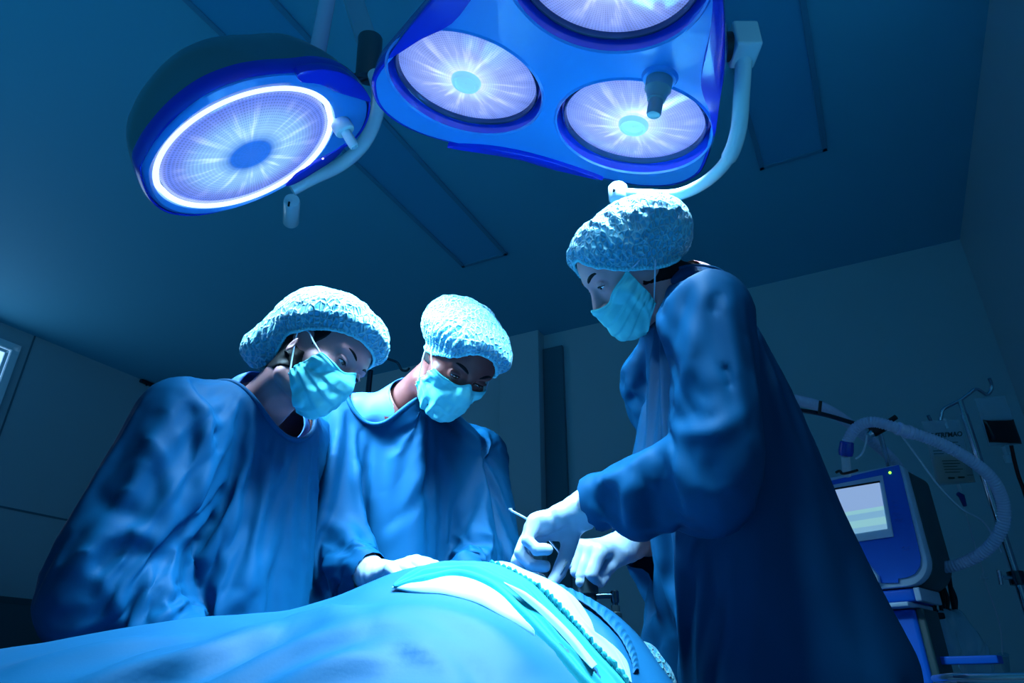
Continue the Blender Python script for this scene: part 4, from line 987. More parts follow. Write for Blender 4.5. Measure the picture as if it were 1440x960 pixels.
strip('surgical_towel', 'blue stitched hem band along the top right edge of the drape', [(738, 814), (770, 822), (800, 833), (832, 848), (857, 866), (880, 892), (896, 925), (900, 950)], [(745, 820), (775, 831), (806, 845), (832, 861), (853, 880), (874, 905), (888, 935), (890, 955)], M['drape'], .006, lambda s_, t: .003*sm(t) + .001*np.sign(np.sin(s_*120))*sm(t), th=.002, ns=160)
# ------------------------------------------------------------------ operating table and patient
ob = P(640, 801, 1.06)*[1, 1, 0]; tc_ = np.array([-.60, .85, 0])
tb = empty('operating_table', tc_, 'operating table hidden under the blue drape, bearing the patient', 'operating table')
mb = MB(); mb.box(tc_ + UP*.735, (1.60, .44, .07), (TBA, TBN, UP), .02); mb.build('mattress', M['black'], tb)
mb = MB(); mb.box(tc_ + UP*.685, (1.56, .42, .03), (TBA, TBN, UP), .006); mb.build('table_top', M['steel'], tb)
mb = MB(); mb.box(tc_ + UP*.38, (.34, .28, .58), (TBA, TBN, UP), .02); mb.build('column', M['white_enamel'], tb)
mb = MB(); mb.box(tc_ + UP*.05, (.95, .42, .09), (TBA, TBN, UP), .02); mb.build('base', M['grey_plastic'], tb)
hp = np.array([.160, 1.29, .868])
pt_nb = hp + np.array([-.15, -.04, -.03])
HP = Head(hp, (.05, -.10, 1.0), (1, .22, 0), neck_base=pt_nb)
pv = Vol((-1.4, .6, .74), (.2, 1.4, 1.03), .012)
bd = [pt_nb, np.array([-.08, 1.12, .85]), np.array([-.35, 1.03, .86]), np.array([-.62, .95, .84]), np.array([-.90, .86, .79]), np.array([-1.10, .82, .78])]
for i, (a, b, ra, rb) in enumerate(((0, 1, .055, .08), (1, 2, .085, .09), (2, 3, .09, .075), (3, 4, .07, .05), (4, 5, .05, .035))): pv.add(cone(bd[a], bd[b], ra, rb), .04)
V1, F1 = nets(pv, 1); V2, F2 = nets(HP.vol, 1); V2 = HP.w(V2)
me = npmesh('person', np.concatenate([V1, V2]), np.concatenate([F1, F2 + len(V1)])); pat = link('person', me, M['skin_pale']); tag(pat, 'patient lying under the blue drape, only a patch of skin showing at its right edge', 'person')
cvv = Vol((-.14, -.16, -.14), (.14, .12, .18), .005); cvv.add(ell((0, -.02, .045), (.088, .112, .098)), 0); a, b = nets(cvv, 1); a, b = cut_open(a, b, lambda p: p[:, 2] - .015 + .3*p[:, 1]*-1); a = a + vnorm(a, b)*(.003*vnoise(a, 40, 2))[:, None]
link('bouffant_cap', npmesh('bouffant_cap', HP.w(a), b), M['cap'], pat)
# head cushion
cu = MB(); cu.box(hp + np.array([.045, .03, -.045]), (.24, .24, .09), (TBA, TBN, UP), .035); o = cu.build('cushion', mat('cushion_blue', (.01, .14, .34), .6)); tag(o, 'dark blue head cushion under the patient behind the drape edge', 'cushion')
# breathing connector standing above the drape edge
q = P(828, 850, 1.15); tp = P(828, 818, 1.15); e = empty('breathing_connector', q - UP*.03, 'black tube connector standing up behind the drape edge near the surgeon', 'tube connector')
mb = MB(); mb.lathe(q - UP*.03, UP, [(.014, 0), (.014, .045), (.0175, .047), (.0175, .078), (.015, .080), (.013, .080), (.012, .060)], 28); mb.build('main_tube', M['dark_plastic'], e)
a = P(838, 838, 1.15); b = P(862, 837, 1.15); mb = MB(); mb.tube(spline([a, a*.4 + b*.6, b - UP*.002, b - UP*.012 + (b - a)*.1, b - UP*.045 + (b - a)*.1], 4), .0048, 14); mb.build('side_tube', M['darksteel'], e)
c_ = b + (b - a)*.1; mb = MB(); mb.lathe(c_ - UP*.046, UP, [(.010, 0), (.010, .018), (.0075, .020), (.0075, .03)], 20, True); mb.build('valve', M['dark_plastic'], e); mb = MB(); mb.lathe(c_ - UP*.012, UP, [(.006, 0), (.007, .003), (.007, .018), (.005, .020)], 20, True); mb.build('cap', M['darksteel'], e)
def arr(*a): return [np.array(q, float) for q in a]
def build_person(key, name, label, nb, sh, el, wr, secs, side, skin, H, neck_g, slv, folds=(), dress={}, hands=None, seed=0, waves=.5, collar_r=.006, extra=(), noise_amp=.004, top=.062, hands_size=1.0):
    o = figure(name, label, nb, sh, el, wr, secs, side, M[skin], H)
    dress_head(H, o, **dress)
    V, F, gv = gown_mesh(secs, side, nb, sh, el, wr, neck_g, slv, extra=extra, top=top)
    # hanging waves that grow towards the hem
    return o, V, F
# ---- the left person (woman)
W = {}
W['nb'] = P(365, 575, 1.38); W['sh'] = arr(P(252, 585, 1.19), P(440, 625, 1.54)); W['el'] = arr(P(138, 765, 1.04), (-.47, 1.54, 1.11)); W['wr'] = arr(P(262, 925, 1.02), (-.27, 1.42, .95))
W['secs'] = [(-.63, 1.42, .45, .24, .23), (-.61, 1.38, .9, .205, .18), (-.58, 1.34, 1.1, .185, .165), (-.55, 1.325, 1.25, .175, .145), (-.535, 1.32, 1.34, .165, .115), (-.525, 1.31, 1.385, .12, .085)]
W['side'] = np.array((.41, .91, 0)); W['H'] = Head.by_eye(484, 509, 1.28, (.79, .36, .50), (.58, -.70, -.38), 1, neck_base=W['nb'], jaw=.92, scale=.92, lid=.0042)
# ---- the middle person (man)
Mn = {}
Mn['nb'] = np.array((-.242, 1.50, 1.475)); Mn['sh'] = arr(P(472, 590, 1.60), P(675, 640, 1.74)); Mn['el'] = arr(P(447, 768, 1.42), P(700, 772, 1.56)); Mn['wr'] = arr((-.253, 1.34, 1.069), (-.108, 1.447, 1.07))
Mn['secs'] = [(-.28, 1.72, .45, .30, .25), (-.27, 1.71, .9, .25, .19), (-.265, 1.68, 1.1, .19, .16), (-.25, 1.64, 1.25, .185, .145), (-.24, 1.60, 1.36, .18, .125), (-.24, 1.56, 1.42, .14, .09)]
Mn['side'] = np.array((.94, .33, 0)); Mn['H'] = Head.by_eye(658, 535, 1.47, (.285, .547, .788), (.573, -.757, .318), 0, neck_base=Mn['nb'], jaw=1.08, scale=1.0, ears=False, lid=.0026)
# ---- the right person (surgeon)
S = {}
S['nb'] = P(972, 410, 1.34); S['sh'] = arr(P(920, 525, 1.46), P(994, 438, 1.09)); S['el'] = arr((.36, 1.42, 1.2), P(1020, 628, .98)); S['wr'] = arr(P(875, 770, 1.25), P(825, 715, 1.15))
S['secs'] = [(.50, 1.22, .45, .31, .27), (.46, 1.21, .9, .23, .215), (.43, 1.20, 1.05, .20, .19), (.40, 1.20, 1.2, .18, .17), (.385, 1.19, 1.35, .175, .15), (.37, 1.18, 1.45, .16, .12), (.36, 1.17, 1.50, .12, .095)]
S['side'] = np.array((.05, -1, 0)); S['H'] = Head.by_eye(843, 404, 1.27, (-.81, .56, .16), (-.56, -.82, 0), -1, neck_base=S['nb'], jaw=1.05, scale=.96, ears=False, lid=.0034)

S['wr'][1] = P(820, 716, 1.10)
spec = [
 (W, 'person on the left in blue gown and puffy cap, looking down to the right', 'skin_pale', .115, dict(bun=[((0, -.115, -.010), (.064, .060, .060)), ((0, -.145, -.055), (.046, .044, .042))], gaze=(-.1, 1, -.35), mask_seed=1, cap_size=1.06, hair_low=-.085, knots=[((.0, .10, .07), 8, 1.6)]), (.084, .092, .076, .046)),
 (Mn, 'person in the middle in blue gown, dark-skinned face above the mask, head tilted', 'skin_dark', .10, dict(gaze=(.1, 1, -.45), mask_seed=4, cap_seed=3, brow=1.2, cap_size=1.02, cz=.82, rim=(.070, -.045)), (.080, .078, .064, .036)),
 (S, 'person on the right in blue gown seen from behind, bending over the operating site', 'skin_light', .076, dict(gaze=(0, 1, -.3), mask_seed=8, cap_seed=6, brow=1.25, cap_size=.99, cz=.90, rim=(.068, -.066), bun=None, hair_low=-.060, back=.012, mask_top=(14, 36), mask_az=(70, 78), knots=[((.088, .01, .03), 14, 2.2), ((-.088, .01, .03), 14, 2.2)]), (.090, .068, .057, .045))]
FOLDS = [
 [([(288, 545), (292, 610), (286, 680), (262, 745)], .012, .016), ([(262, 570), (270, 640), (255, 720)], -.010, .014), ([(225, 770), (180, 748), (130, 770), (95, 815)], .011, .014), ([(240, 790), (190, 770), (145, 795), (115, 850)], -.010, .013), ([(215, 795), (208, 835), (192, 880)], .012, .012),
  ([(200, 600), (230, 650), (240, 700)], .008, .014), ([(350, 700), (300, 770), (245, 830)], .010, .018), ([(330, 690), (280, 760), (235, 800)], -.010, .018), ([(400, 640), (395, 720), (380, 800)], .006, .016), ([(375, 780), (350, 820), (330, 860)], .006, .018), ([(130, 690), (170, 720), (230, 735)], -.007, .012), ([(150, 820), (165, 850), (150, 890)], .009, .012)],
 [([(510, 590), (500, 650), (496, 710)], -.010, .013), ([(530, 575), (512, 620), (500, 690)], .009, .012), ([(620, 640), (590, 700), (545, 745)], -.009, .015), ([(600, 650), (570, 720), (540, 770)], .007, .015), ([(685, 640), (665, 710), (630, 780)], -.009, .012), ([(660, 740), (680, 750), (696, 752)], .007, .009), ([(650, 760), (675, 765), (694, 764)], -.006, .008), ([(640, 775), (668, 778), (690, 780)], .007, .009),
  ([(445, 730), (480, 745), (510, 770)], .008, .012), ([(448, 760), (480, 770), (500, 790)], -.007, .010), ([(610, 620), (640, 680), (650, 740)], .006, .016), ([(470, 620), (465, 680), (460, 740)], .006, .013)],
 [([(945, 395), (925, 470), (918, 540), (925, 590)], .012, .012), ([(965, 400), (945, 480), (935, 560)], -.010, .012), ([(990, 400), (975, 480), (960, 560), (950, 590)], .009, .014), ([(938, 595), (970, 610), (1010, 605), (1050, 575)], .011, .012), ([(938, 610), (965, 640), (1000, 660), (1040, 655)], .010, .012), ([(938, 602), (985, 628), (1035, 615)], -.012, .011),
  ([(932, 618), (955, 660), (968, 705), (965, 730)], .010, .011), ([(925, 625), (930, 670), (925, 715)], -.009, .011), ([(915, 632), (885, 660), (845, 682), (822, 690)], .009, .010), ([(900, 660), (880, 700), (885, 735)], .008, .010), ([(870, 672), (850, 700), (852, 730)], -.008, .009), ([(845, 690), (835, 715), (840, 738)], .007, .008), ([(1060, 410), (1075, 500), (1068, 590)], -.007, .016),
  ([(1120, 560), (1140, 700), (1160, 860)], .008, .022), ([(1090, 620), (1080, 760), (1085, 900)], .008, .024), ([(930, 770), (925, 850), (940, 940)], .008, .016), ([(1190, 760), (1205, 860), (1225, 950)], -.007, .020)]]
people = []
for n_, (dct, lb, sk, gr, dr_, slv) in enumerate(spec):
    o = figure('person', lb, dct['nb'], dct['sh'], dct['el'], dct['wr'], dct['secs'], dct['side'], M[sk], dct['H']); people.append(o)
    dress_head(dct['H'], o, **dr_)
    nbv = dct['nb']
    if n_ == 1: nbv = nbv + np.array([-.045, .0, .015]); gr = .108
    V, F, gv = gown_mesh(dct['secs'], dct['side'], dct['nb'], dct['sh'], dct['el'], dct['wr'], lambda p: np.linalg.norm(p - nbv, axis=1) - gr, slv=slv, h=.0122)
    if n_ < 2:      # the shirt under the gown
        nb0 = dct['nb']; v = Vol(nb0 - .2, nb0 + .2, .006); nk = unit(dct['H'].w((0, -.022, -.06)) - nb0)
        v.add(cone(np.array(dct['secs'][-1][:3]), nb0 - UP*.01, dct['secs'][-1][4]*.95, .058), .05)
        for k in ((0,) if n_ else (0, 1)): v.add(cone(nb0 - UP*.035, dct['sh'][k] + UP*.002, .058 if n_ else .053, .062 if n_ else .056), .05)
        v.add(cone(nb0, nb0 + nk*(.045 if n_ else .004), .062, .060), .02)
        a, b = nets(v, 1); r1 = .085 if n_ else .100; fw = unit(dct['H'].R[1]*[1, 1, 0])
        a, b = cut_open(a, b, lambda p: np.linalg.norm(p - nb0 - fw*.035 - nk*.035, axis=1) - (r1 - .004))
        a, b = cut_open(a, b, lambda p: (.135 if n_ else .128) - np.linalg.norm(p - nb0, axis=1)); a = a + vnorm(a, b)*(.004*vnoise(a*[1, 1, .6], 34, 3))[:, None]
        sh_ = link('scrub_shirt', npmesh('scrub_shirt', a, b), M['scrub'], o); add_mod(sh_, 'SOLIDIFY', thickness=.002, offset=1)
    pin = np.clip(1.6 - (np.linalg.norm(V - nbv, axis=1) - gr)/.02, 0, 1)
    for k in (0, 1):
        wd = unit(dct['wr'][k] - dct['el'][k]); c = dct['wr'][k] - wd*.022; al = (c - V) @ wd; rd = np.linalg.norm((V - c) + al[:, None]*wd, axis=1)
        pin = np.maximum(pin, np.where(rd < .075, np.clip(1.5 - np.abs(al)/.012, 0, 1), 0))
    V = cloth_sim(V, F, o, pin, frames=26, q=4, selfc=(n_ != 1), shrink=(-.08, -.085, -.07)[n_], bend=(.25, .25, .2)[n_])
    V = draw_folds(lap(V, F, (1, 1, 4)[n_]), F, FOLDS[n_])
    g_ = link('surgical_gown', npmesh('surgical_gown', V, F), M['gown'], o); add_mod(g_, 'SUBSURF', levels=1, render_levels=1)
    for lp in loops(F, len(V)):      # collar binding and gathered cuffs
        L0 = V[lp]; c0 = L0.mean(0)
        if len(lp) < 8 or c0[2] < .7: continue
        if np.linalg.norm(c0 - nbv) < .12:
            q = smooth_loop(L0, 6); mb = MB(); mb.tube(list(q), .0055, 10, closed=True); mb.build('collar', M['gown'], g_)
# ---- gloved hands
def knit(wr, el, parent, r0=.030, r1=.040):
    d = unit(wr - el); mb = MB(); rows = []
    for k in range(9):
        t = k/8; c = wr + d*(.012 - t*.075); r = r0 + (r1 - r0)*t
        x = unit(np.cross(d, UP)); y = np.cross(d, x); rows.append([c + (r + .0012*math.cos(j*PI))*(math.cos(2*PI*j/60)*x + math.sin(2*PI*j/60)*y) for j in range(60)])
    mb.grid(rows, True); o = mb.build('cuff', M['knit'], parent, angle=180); add_mod(o, 'SOLIDIFY', thickness=.002)
hS = hand_joints(S['wr'][1], P(738, 752, 1.085) - S['wr'][1], (-.10, -.25, -1), (0, 1, 0), [(40, 50, 30), (42, 56, 44), (45, 60, 50), (48, 62, 50)], tpose=(.62, .25, .75))
glove('glove', hS, S['el'][1], M['glove'], people[2], cuff=.060, cuff_r=.037, wrinkle=2.2)
hS2 = hand_joints(S['wr'][0], P(806, 772, 1.17) - S['wr'][0], (-.1, .3, -1), (0, -1, 0), [(62, 88, 55), (66, 90, 55), (70, 92, 55), (72, 92, 55)], tpose=(.85, .05, .45))
glove('glove', hS2, S['el'][0], M['glove'], people[2], cuff=.075, cuff_r=.036, wrinkle=2.2)
hM = hand_joints(Mn['wr'][0], P(592, 786, 1.20) - Mn['wr'][0], (.15, .35, -1), (0, 1, 0), [(25, 35, 20), (28, 38, 20), (30, 40, 22), (34, 42, 24)], tpose=(.8, .3, .4))
glove('glove', hM, Mn['el'][0], M['glove'], people[1], cuff=.052, cuff_r=.036, wrinkle=1.6)
hM2 = hand_joints(Mn['wr'][1], P(632, 822, 1.26) - Mn['wr'][1], (.0, -.2, -1), (-1, 0, 0), (25, 30, 20), tpose=(.8, .3, .4))
glove('glove', hM2, Mn['el'][1], M['glove'], people[1], h=.0024)
for k, d_ in ((0, (.8, .25, -.3)), (1, (.6, -.6, -.3))):
    hj = hand_joints(W['wr'][k], d_, (0, 0, -1), (0, 1, 0) if k == 0 else (0, -1, 0), (20, 30, 20), size=.92); glove('glove', hj, W['el'][k], M['glove'], people[0], h=.0024)
# needle holder in the surgeon's near hand
a, b = P(718, 717, 1.16), P(795, 800, 1.06); a2 = P(755, 737, 1.15)
e = empty('needle_holder', b, 'slim steel instrument held in the surgeon\'s near gloved hand', 'surgical instrument')
mb = MB(); mb.tube([a, a2, a2*.45 + P(797, 790, 1.07)*.55, P(797, 790, 1.07)], [.0030, .0028, .0028, .0020], 10, flat=(1, .6)); mb.tube([a + np.array([0, 0, .003]), a], [.0036, .0036], 10); mb.build('shaft', mat('instrument_steel', (.75, .85, .95), .25, metal=.7), e)
mb = MB(); mb.tube([P(797, 790, 1.07), P(788, 806, 1.06)], [.0022, .0008], 8); mb.build('tip', M['steel'], e)
sv = Vol(P(738, 814, 1.06) - .05, P(738, 814, 1.06) + .05, .003); q = on_drape(738, 818)
sv.add(ell(q + UP*.012, (.018, .012, .006)), .0); sv.add(ell(q + UP*.010 + np.array([-.016, 0, -.002]), (.012, .01, .004)), .006); a, b = nets(sv, 1); a = a + vnorm(a, b)*(.002*vnoise(a, 90, 3))[:, None]
o = link('gauze_swab', npmesh('gauze_swab', a, b), mat('gauze', (.8, .88, .92), .8)); tag(o, 'small white gauze swab on the drape below the curled gloved fingers', 'swab')
# ------------------------------------------------------------------ ventilator on its cart
TR = P(1268, 651, 2.0); nv = unit((-.72, -.69, 0)); ev = np.array([-nv[1], nv[0], 0]); ev = ev if ev[0] > 0 else -ev
def VP(x, y, off=0.0):
    c = TR + nv*off; return on_plane(1180 + x/4.8, 640 + y/4.8, c, nv)
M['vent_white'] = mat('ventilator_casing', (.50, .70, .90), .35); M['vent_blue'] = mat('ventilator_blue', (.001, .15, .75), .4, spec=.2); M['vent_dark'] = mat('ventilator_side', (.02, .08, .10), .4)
M['clear'] = mat('clear_plastic', (.7, .88, 1), .15, alpha=.6, spec=.8); M['hose'] = mat('breathing_hose', (.62, .74, 1.0), .35, alpha=.72, spec=.6)
base = np.array([TR[0] + nv[0]*-.12 - ev[0]*.15, TR[1] + nv[1]*-.12 - ev[1]*.15, 0])
vt = empty('ventilator', base, 'blue and white ventilator with lit screen on a cart behind the surgeon', 'ventilator')
Lw = .40
bl = VP(610, 770); H_ = TR[2] - VP(500, 880)[2]
def lp(x, z, off=0.0): return TR - ev*x - UP*z + nv*off          # x leftwards from the top right corner, z down
def rrect(x0, x1, z0, z1, r, off=0.0, n=6, big=None):
    out = []
    for cx, cz, a0, rr in ((x0 + r, z0 + r, 180, r), (x1 - r, z0 + r, 270, r), (x1 - r, z1 - r, 0, r), (x0 + (big or r), z1 - (big or r), 90, big or r)):
        for k in range(n + 1):
            a = math.radians(a0 + 90*k/n); out.append(lp(cx + rr*math.cos(a), cz + rr*math.sin(a), off))
    return out
mb = MB(); mb.prism(rrect(0, Lw, 0, H_, .018, 0, 8, .07), -nv, .045, .006); mb.build('front_frame', M['vent_white'], vt)
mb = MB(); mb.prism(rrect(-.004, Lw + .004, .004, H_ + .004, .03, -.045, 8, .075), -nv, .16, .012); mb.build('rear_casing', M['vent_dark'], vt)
bp_ = [VP(*q, .003) for q in ((405, 66), (430, 160), (470, 330), (515, 520), (553, 690), (548, 750), (515, 800), (460, 825), (402, 832), (403, 860), (290, 864), (270, 815), (150, 660))]
xl = Lw - .02; lft = [lp(xl, .20, .003), lp(xl, .018, .003)]
mb = MB(); mb.prism(bp_ + lft, nv, .004, 0); pn_ = mb.build('front_panel', M['vent_blue'], vt, angle=20)
def quadp(pts, off, th, m, name, par, bev=0.0):
    mb = MB(); mb.prism([VP(*q, off) for q in pts], nv, th, bev); return mb.build(name, m, par, angle=20)
bz = quadp([(295, 135), (372, 550), (-260, 640), (-330, 258)], .007, .006, M['vent_white'], 'screen_bezel', vt, .002)
def screen_mat():
    m = mat('ventilator_screen', (.1, .2, .3), .2); nt = m.node_tree; N = nt.nodes; L = nt.links; b = N['Principled BSDF']
    tc = N.new('ShaderNodeTexCoord'); s = N.new('ShaderNodeSeparateXYZ'); L.new(tc.outputs['Object'], s.inputs[0])
    w_ = N.new('ShaderNodeTexWave'); w_.wave_type = 'BANDS'; w_.bands_direction = 'Z'; w_.inputs['Scale'].default_value = 8.0; w_.inputs['Distortion'].default_value = 0; L.new(tc.outputs['Object'], w_.inputs['Vector'])
    r = N.new('ShaderNodeValToRGB'); e = r.color_ramp.elements; e[0].position = .35; e[0].color = (.20, .42, .60, 1); e[1].position = .55; e[1].color = (.27, .56, .60, 1); L.new(w_.outputs['Fac'], r.inputs[0])
    r2 = N.new('ShaderNodeMath'); r2.operation = 'LESS_THAN'; r2.inputs[1].default_value = TR[2] - .115 - (CAMH*0); L.new(s.outputs[2], r2.inputs[0])
    mx = N.new('ShaderNodeMix'); mx.data_type = 'RGBA'; L.new(r2.outputs[0], mx.inputs['Factor']); mx.inputs['A'].default_value = (.26, .40, .66, 1); L.new(r.outputs[0], mx.inputs['B'])
    L.new(mx.outputs['Result'], b.inputs['Emission Color']); b.inputs['Emission Strength'].default_value = .95; return m
scr = quadp([(272, 182), (326, 495), (-240, 585), (-290, 277)], .0135, .002, screen_mat(), 'screen', bz)
quadp([(275, 172), (278, 184), (-290, 277), (-293, 265)], .0135, .003, M['black'], 'screen_shade', bz)
q = VP(343, 117, .008); mb = MB(); mb.lathe(q, nv, [(.0001, .003), (.003, .002), (.004, 0)], 16, True); mb.build('status_light', mat('led', (.4, .9, .1), .3, emis=(.35, 1.0, .05), estr=2.2), vt)
ic = mat('panel_icon', (.03, .16, .75), .4)
for k, (x, y) in enumerate(((375, 308), (375, 348), (385, 391), (402, 434), (448, 622))):
    mb = MB(); q = VP(x, y, .0075)
    mb.tube([q - ev*.010 + UP*0, q - ev*.004 + UP*.003, q + ev*.003 - UP*.002, q + ev*.010 + UP*.001], .0011, 6); mb.tube([q - ev*.009 - UP*.007, q + ev*.009 - UP*.007], .0007, 6); mb.build('key_icon', ic, vt)
mb = MB(); mb.prism([VP(*q, .004) for q in ((150, 662), (278, 815), (285, 862), (120, 875), (60, 640))], nv, .02, .003); mb.build('corner_flap', M['vent_white'], vt)
# neck, shelf and column
ctr = TR - ev*.17 - nv*.10
zb = TR[2] - H_
mb = MB(); mb.box(ctr - UP*(H_ + .020), (.22, .17, .034), (ev, nv, UP), .008); mb.build('neck', M['vent_blue'], vt)
mb = MB(); mb.box(ctr - UP*(H_ + .020) + ev*.118, (.016, .17, .036), (ev, nv, UP), .004); mb.build('neck_end', M['vent_white'], vt)
mb = MB(); mb.box(ctr - UP*(H_ + .046) + nv*.02, (.20, .20, .012), (ev, nv, UP), .004); mb.build('shelf', M['vent_white'], vt)
mb = MB(); mb.box(np.array([*ctr[:2], (zb - .055 + .30)/2 + .0]), (.19, .13, zb - .055 - .30), (ev, nv, UP), .012); mb.build('column', M['vent_blue'], vt)
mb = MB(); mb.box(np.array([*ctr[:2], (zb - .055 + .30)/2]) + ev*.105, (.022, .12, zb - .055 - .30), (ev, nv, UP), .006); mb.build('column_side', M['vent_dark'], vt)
mb = MB(); mb.box(np.array([*ctr[:2], .17]), (.55, .45, .08), (ev, nv, UP), .02); mb.build('cart_base', M['vent_blue'], vt)
mb = MB(); mb.box(np.array([*ctr[:2], zb - .185]) + ev*.17, (.16, .05, .02), (ev, nv, UP), .004); mb.build('side_rail', M['vent_blue'], vt)
for sx in (-.22, .22):
    for sy in (-.17, .17):
        c_ = np.array([*ctr[:2], 0]) + ev*sx + nv*sy; mb = MB(); mb.cyl(c_ + UP*.045 - ev*.014, c_ + UP*.045 + ev*.014, .045, n=24, bev=.006); wl = mb.build('castor', M['black'], vt)
        mb = MB(); mb.box(c_ + UP*.10, (.045, .05, .07), (ev, nv, UP), .006); mb.build('fork', M['grey_plastic'], wl)
# support pole, clamp and arm for the hoses
sp = empty('hose_support', P(1246, 660, 2.12)*[1, 1, 0] + UP*1.0, 'steel pole with black clamp lever holding hoses above the ventilator', 'hose support')
mb = MB(); mb.cyl(P(1232, 590, 2.12), P(1262, 700, 2.12), .0075, n=16); mb.build('pole', M['steel'], sp)
mb = MB(); mb.tube(spline([P(1120, 576, 1.98), P(1160, 583, 2.02), P(1212, 598, 2.08), P(1234, 601, 2.10)], 5), .0068, 14); mb.build('arm', M['darksteel'], sp)
mb = MB(); mb.cyl(P(1226, 607, 2.08), P(1242, 598, 2.08), .018, n=24, bev=.004); cl = mb.build('clamp', M['black'], sp)
mb = MB(); mb.tube([P(1236, 602, 2.07), P(1248, 594, 2.05), P(1260, 586, 2.03)], [.009, .008, .0075], 14); mb.build('lever', M['black'], cl)
mb = MB(); mb.lathe(P(1226, 609, 2.08), unit(P(1226, 609, 2.08) - P(1242, 598, 2.08)), [(.001, .012), (.010, .012), (.012, .0), (.010, -.004)], 20, True); mb.build('knob', M['steel'], cl)
mb = MB(); mb.tube([P(1155, 568, 2.0) + UP*.01, P(1152, 582, 2.0)], .006, 10, flat=(1, .5)); mb.build('hose_clip', M['black'], sp)
def corr(pts, r, m, name, label, cat='hose', pitch=.008, amp=.0014, ends=True):
    c = np.array(spline(pts, 10)); dl = np.concatenate([[0], np.cumsum(np.linalg.norm(np.diff(c, axis=0), axis=1))]); n = int(dl[-1]/pitch*4); t = np.linspace(0, dl[-1], n)
    p = np.stack([np.interp(t, dl, c[:, k]) for k in range(3)], 1); mb = MB(); mb.tube(list(p), list(r + amp*np.sin(t/pitch*2*PI)), 18)
    o = mb.build(name, m, angle=180); return tag(o, label, cat)
corr([P(1278, 607, 1.90), P(1320, 622, 1.88), P(1362, 645, 1.87), P(1394, 672, 1.86), P(1410, 705, 1.86), P(1410, 738, 1.86), P(1392, 768, 1.88), P(1362, 788, 1.92), P(1330, 797, 1.96), P(1302, 792, 2.02)], .0155, M['hose'], 'breathing_hose', 'thick translucent hose looping from the connector to the ventilator\'s right side')
corr([P(1190, 640, 2.0), P(1193, 618, 2.0), P(1206, 600, 1.98), P(1226, 593, 1.95), P(1250, 598, 1.92), P(1266, 604, 1.90)], .0150, M['hose'], 'breathing_hose', 'short translucent hose arching from the blue coupling over the ventilator')
corr([P(1118, 562, 2.06), P(1150, 570, 2.10), P(1178, 584, 2.14), P(1205, 604, 2.16), P(1235, 628, 2.18), P(1262, 655, 2.20), P(1275, 690, 2.22)], .0155, M['hose'], 'breathing_hose', 'translucent hose coming from behind the surgeon and crossing the steel pole')
e = empty('hose_connector', P(1271, 606, 1.90), 'white ribbed connector joining the two translucent hoses', 'connector')
d = unit(P(1283, 609, 1.9) - P(1262, 602, 1.9)); c_ = P(1262, 602, 1.9); mb = MB(); mb.lathe(c_, d, [(.013, 0), (.0185, .001), (.0185, .008), (.0165, .010), (.0165, .026), (.0195, .028), (.0195, .036), (.0175, .038), (.0175, .05)], 26, True); mb.build('sleeve', mat('connector_white', (.55, .62, .85), .3), e)
e = empty('hose_coupling', P(1190, 660, 2.0), 'dark blue coupling on the hose at the ventilator top', 'connector')
d = unit(P(1191, 619, 2) - P(1189, 640, 2)); mb = MB(); mb.lathe(P(1189, 641, 2.0), d, [(.015, 0), (.019, .002), (.021, .015), (.019, .040), (.016, .043)], 24, True); mb.build('coupling', mat('coupling_blue', (.01, .05, .42), .25, coat=.4), e)
mb = MB(); mb.cyl(P(1191, 668, 2.02), P(1189, 640, 2.0), .0125, n=20); mb.build('port', M['clear'], e)
mb = MB(); mb.tube(spline([P(1176, 664, 2.0), P(1181, 662, 1.99), P(1186, 666, 1.99), P(1206, 661, 2.0)], 4), .004, 8); mb.build('port_ring', M['black'], e)
def thin(pts, r, m, name, label, cat='tube'):
    mb = MB(); mb.tube(spline(pts, 8), r, 10); return tag(mb.build(name, m), label, cat)
M['line'] = mat('clear_line', (.75, .88, 1.0), .2, alpha=.9, spec=.8)
thin([P(1248, 602, 1.98), P(1262, 606, 1.97), P(1285, 635, 1.96), P(1320, 683, 1.95), P(1352, 715, 1.95), P(1384, 735, 1.95), P(1408, 776, 1.95)], .0028, M['line'], 'clear_tube', 'thin clear tube slanting in front of the yellow bag')
thin([P(1282, 664, 2.08), P(1290, 690, 2.08), P(1300, 730, 2.08), P(1306, 775, 2.08)], .0026, M['line'], 'clear_tube', 'thin clear tube running down beside the ventilator\'s right edge')
thin([P(1219, 612, 2.03), P(1217, 625, 2.02), P(1212, 638, 2.02), P(1203, 645, 2.02)], .0028, M['line'], 'clear_tube', 'short curled clear tube hanging from the black clamp')
# cables and hanging gear under the ventilator's right side
rs = np.random.default_rng(3)
for k in range(7):
    a = P(1300 + k*4.5, 800 + rs.uniform(-3, 6), 2.06 + .02*k); b = P(1308 + k*5, 835 + rs.uniform(-5, 12), 2.05 + .02*k); c_ = P(1316 + k*4.5, 866 + rs.uniform(-10, 8), 2.08)
    mb = MB(); mb.tube(spline([a, b + ev*rs.uniform(-.02, .02), c_], 8), .0055, 10); o = mb.build('cable', M['black'])
    tag(o, 'black cable in the bundle hanging at the ventilator\'s lower right corner', 'cable', 'black cables beside the ventilator')
thin([P(1334, 808, 2.1), P(1338, 835, 2.1), P(1342, 855, 2.1), P(1348, 866, 2.1)], .007, M['black'], 'cable', 'thick black cable hanging apart at the right of the cable bundle', 'cable')
thin([P(1308, 905, 2.1), P(1316, 890, 2.1), P(1320, 872, 2.1)], .005, M['black'], 'cable', 'short black cable end below the black T-shaped knob', 'cable')
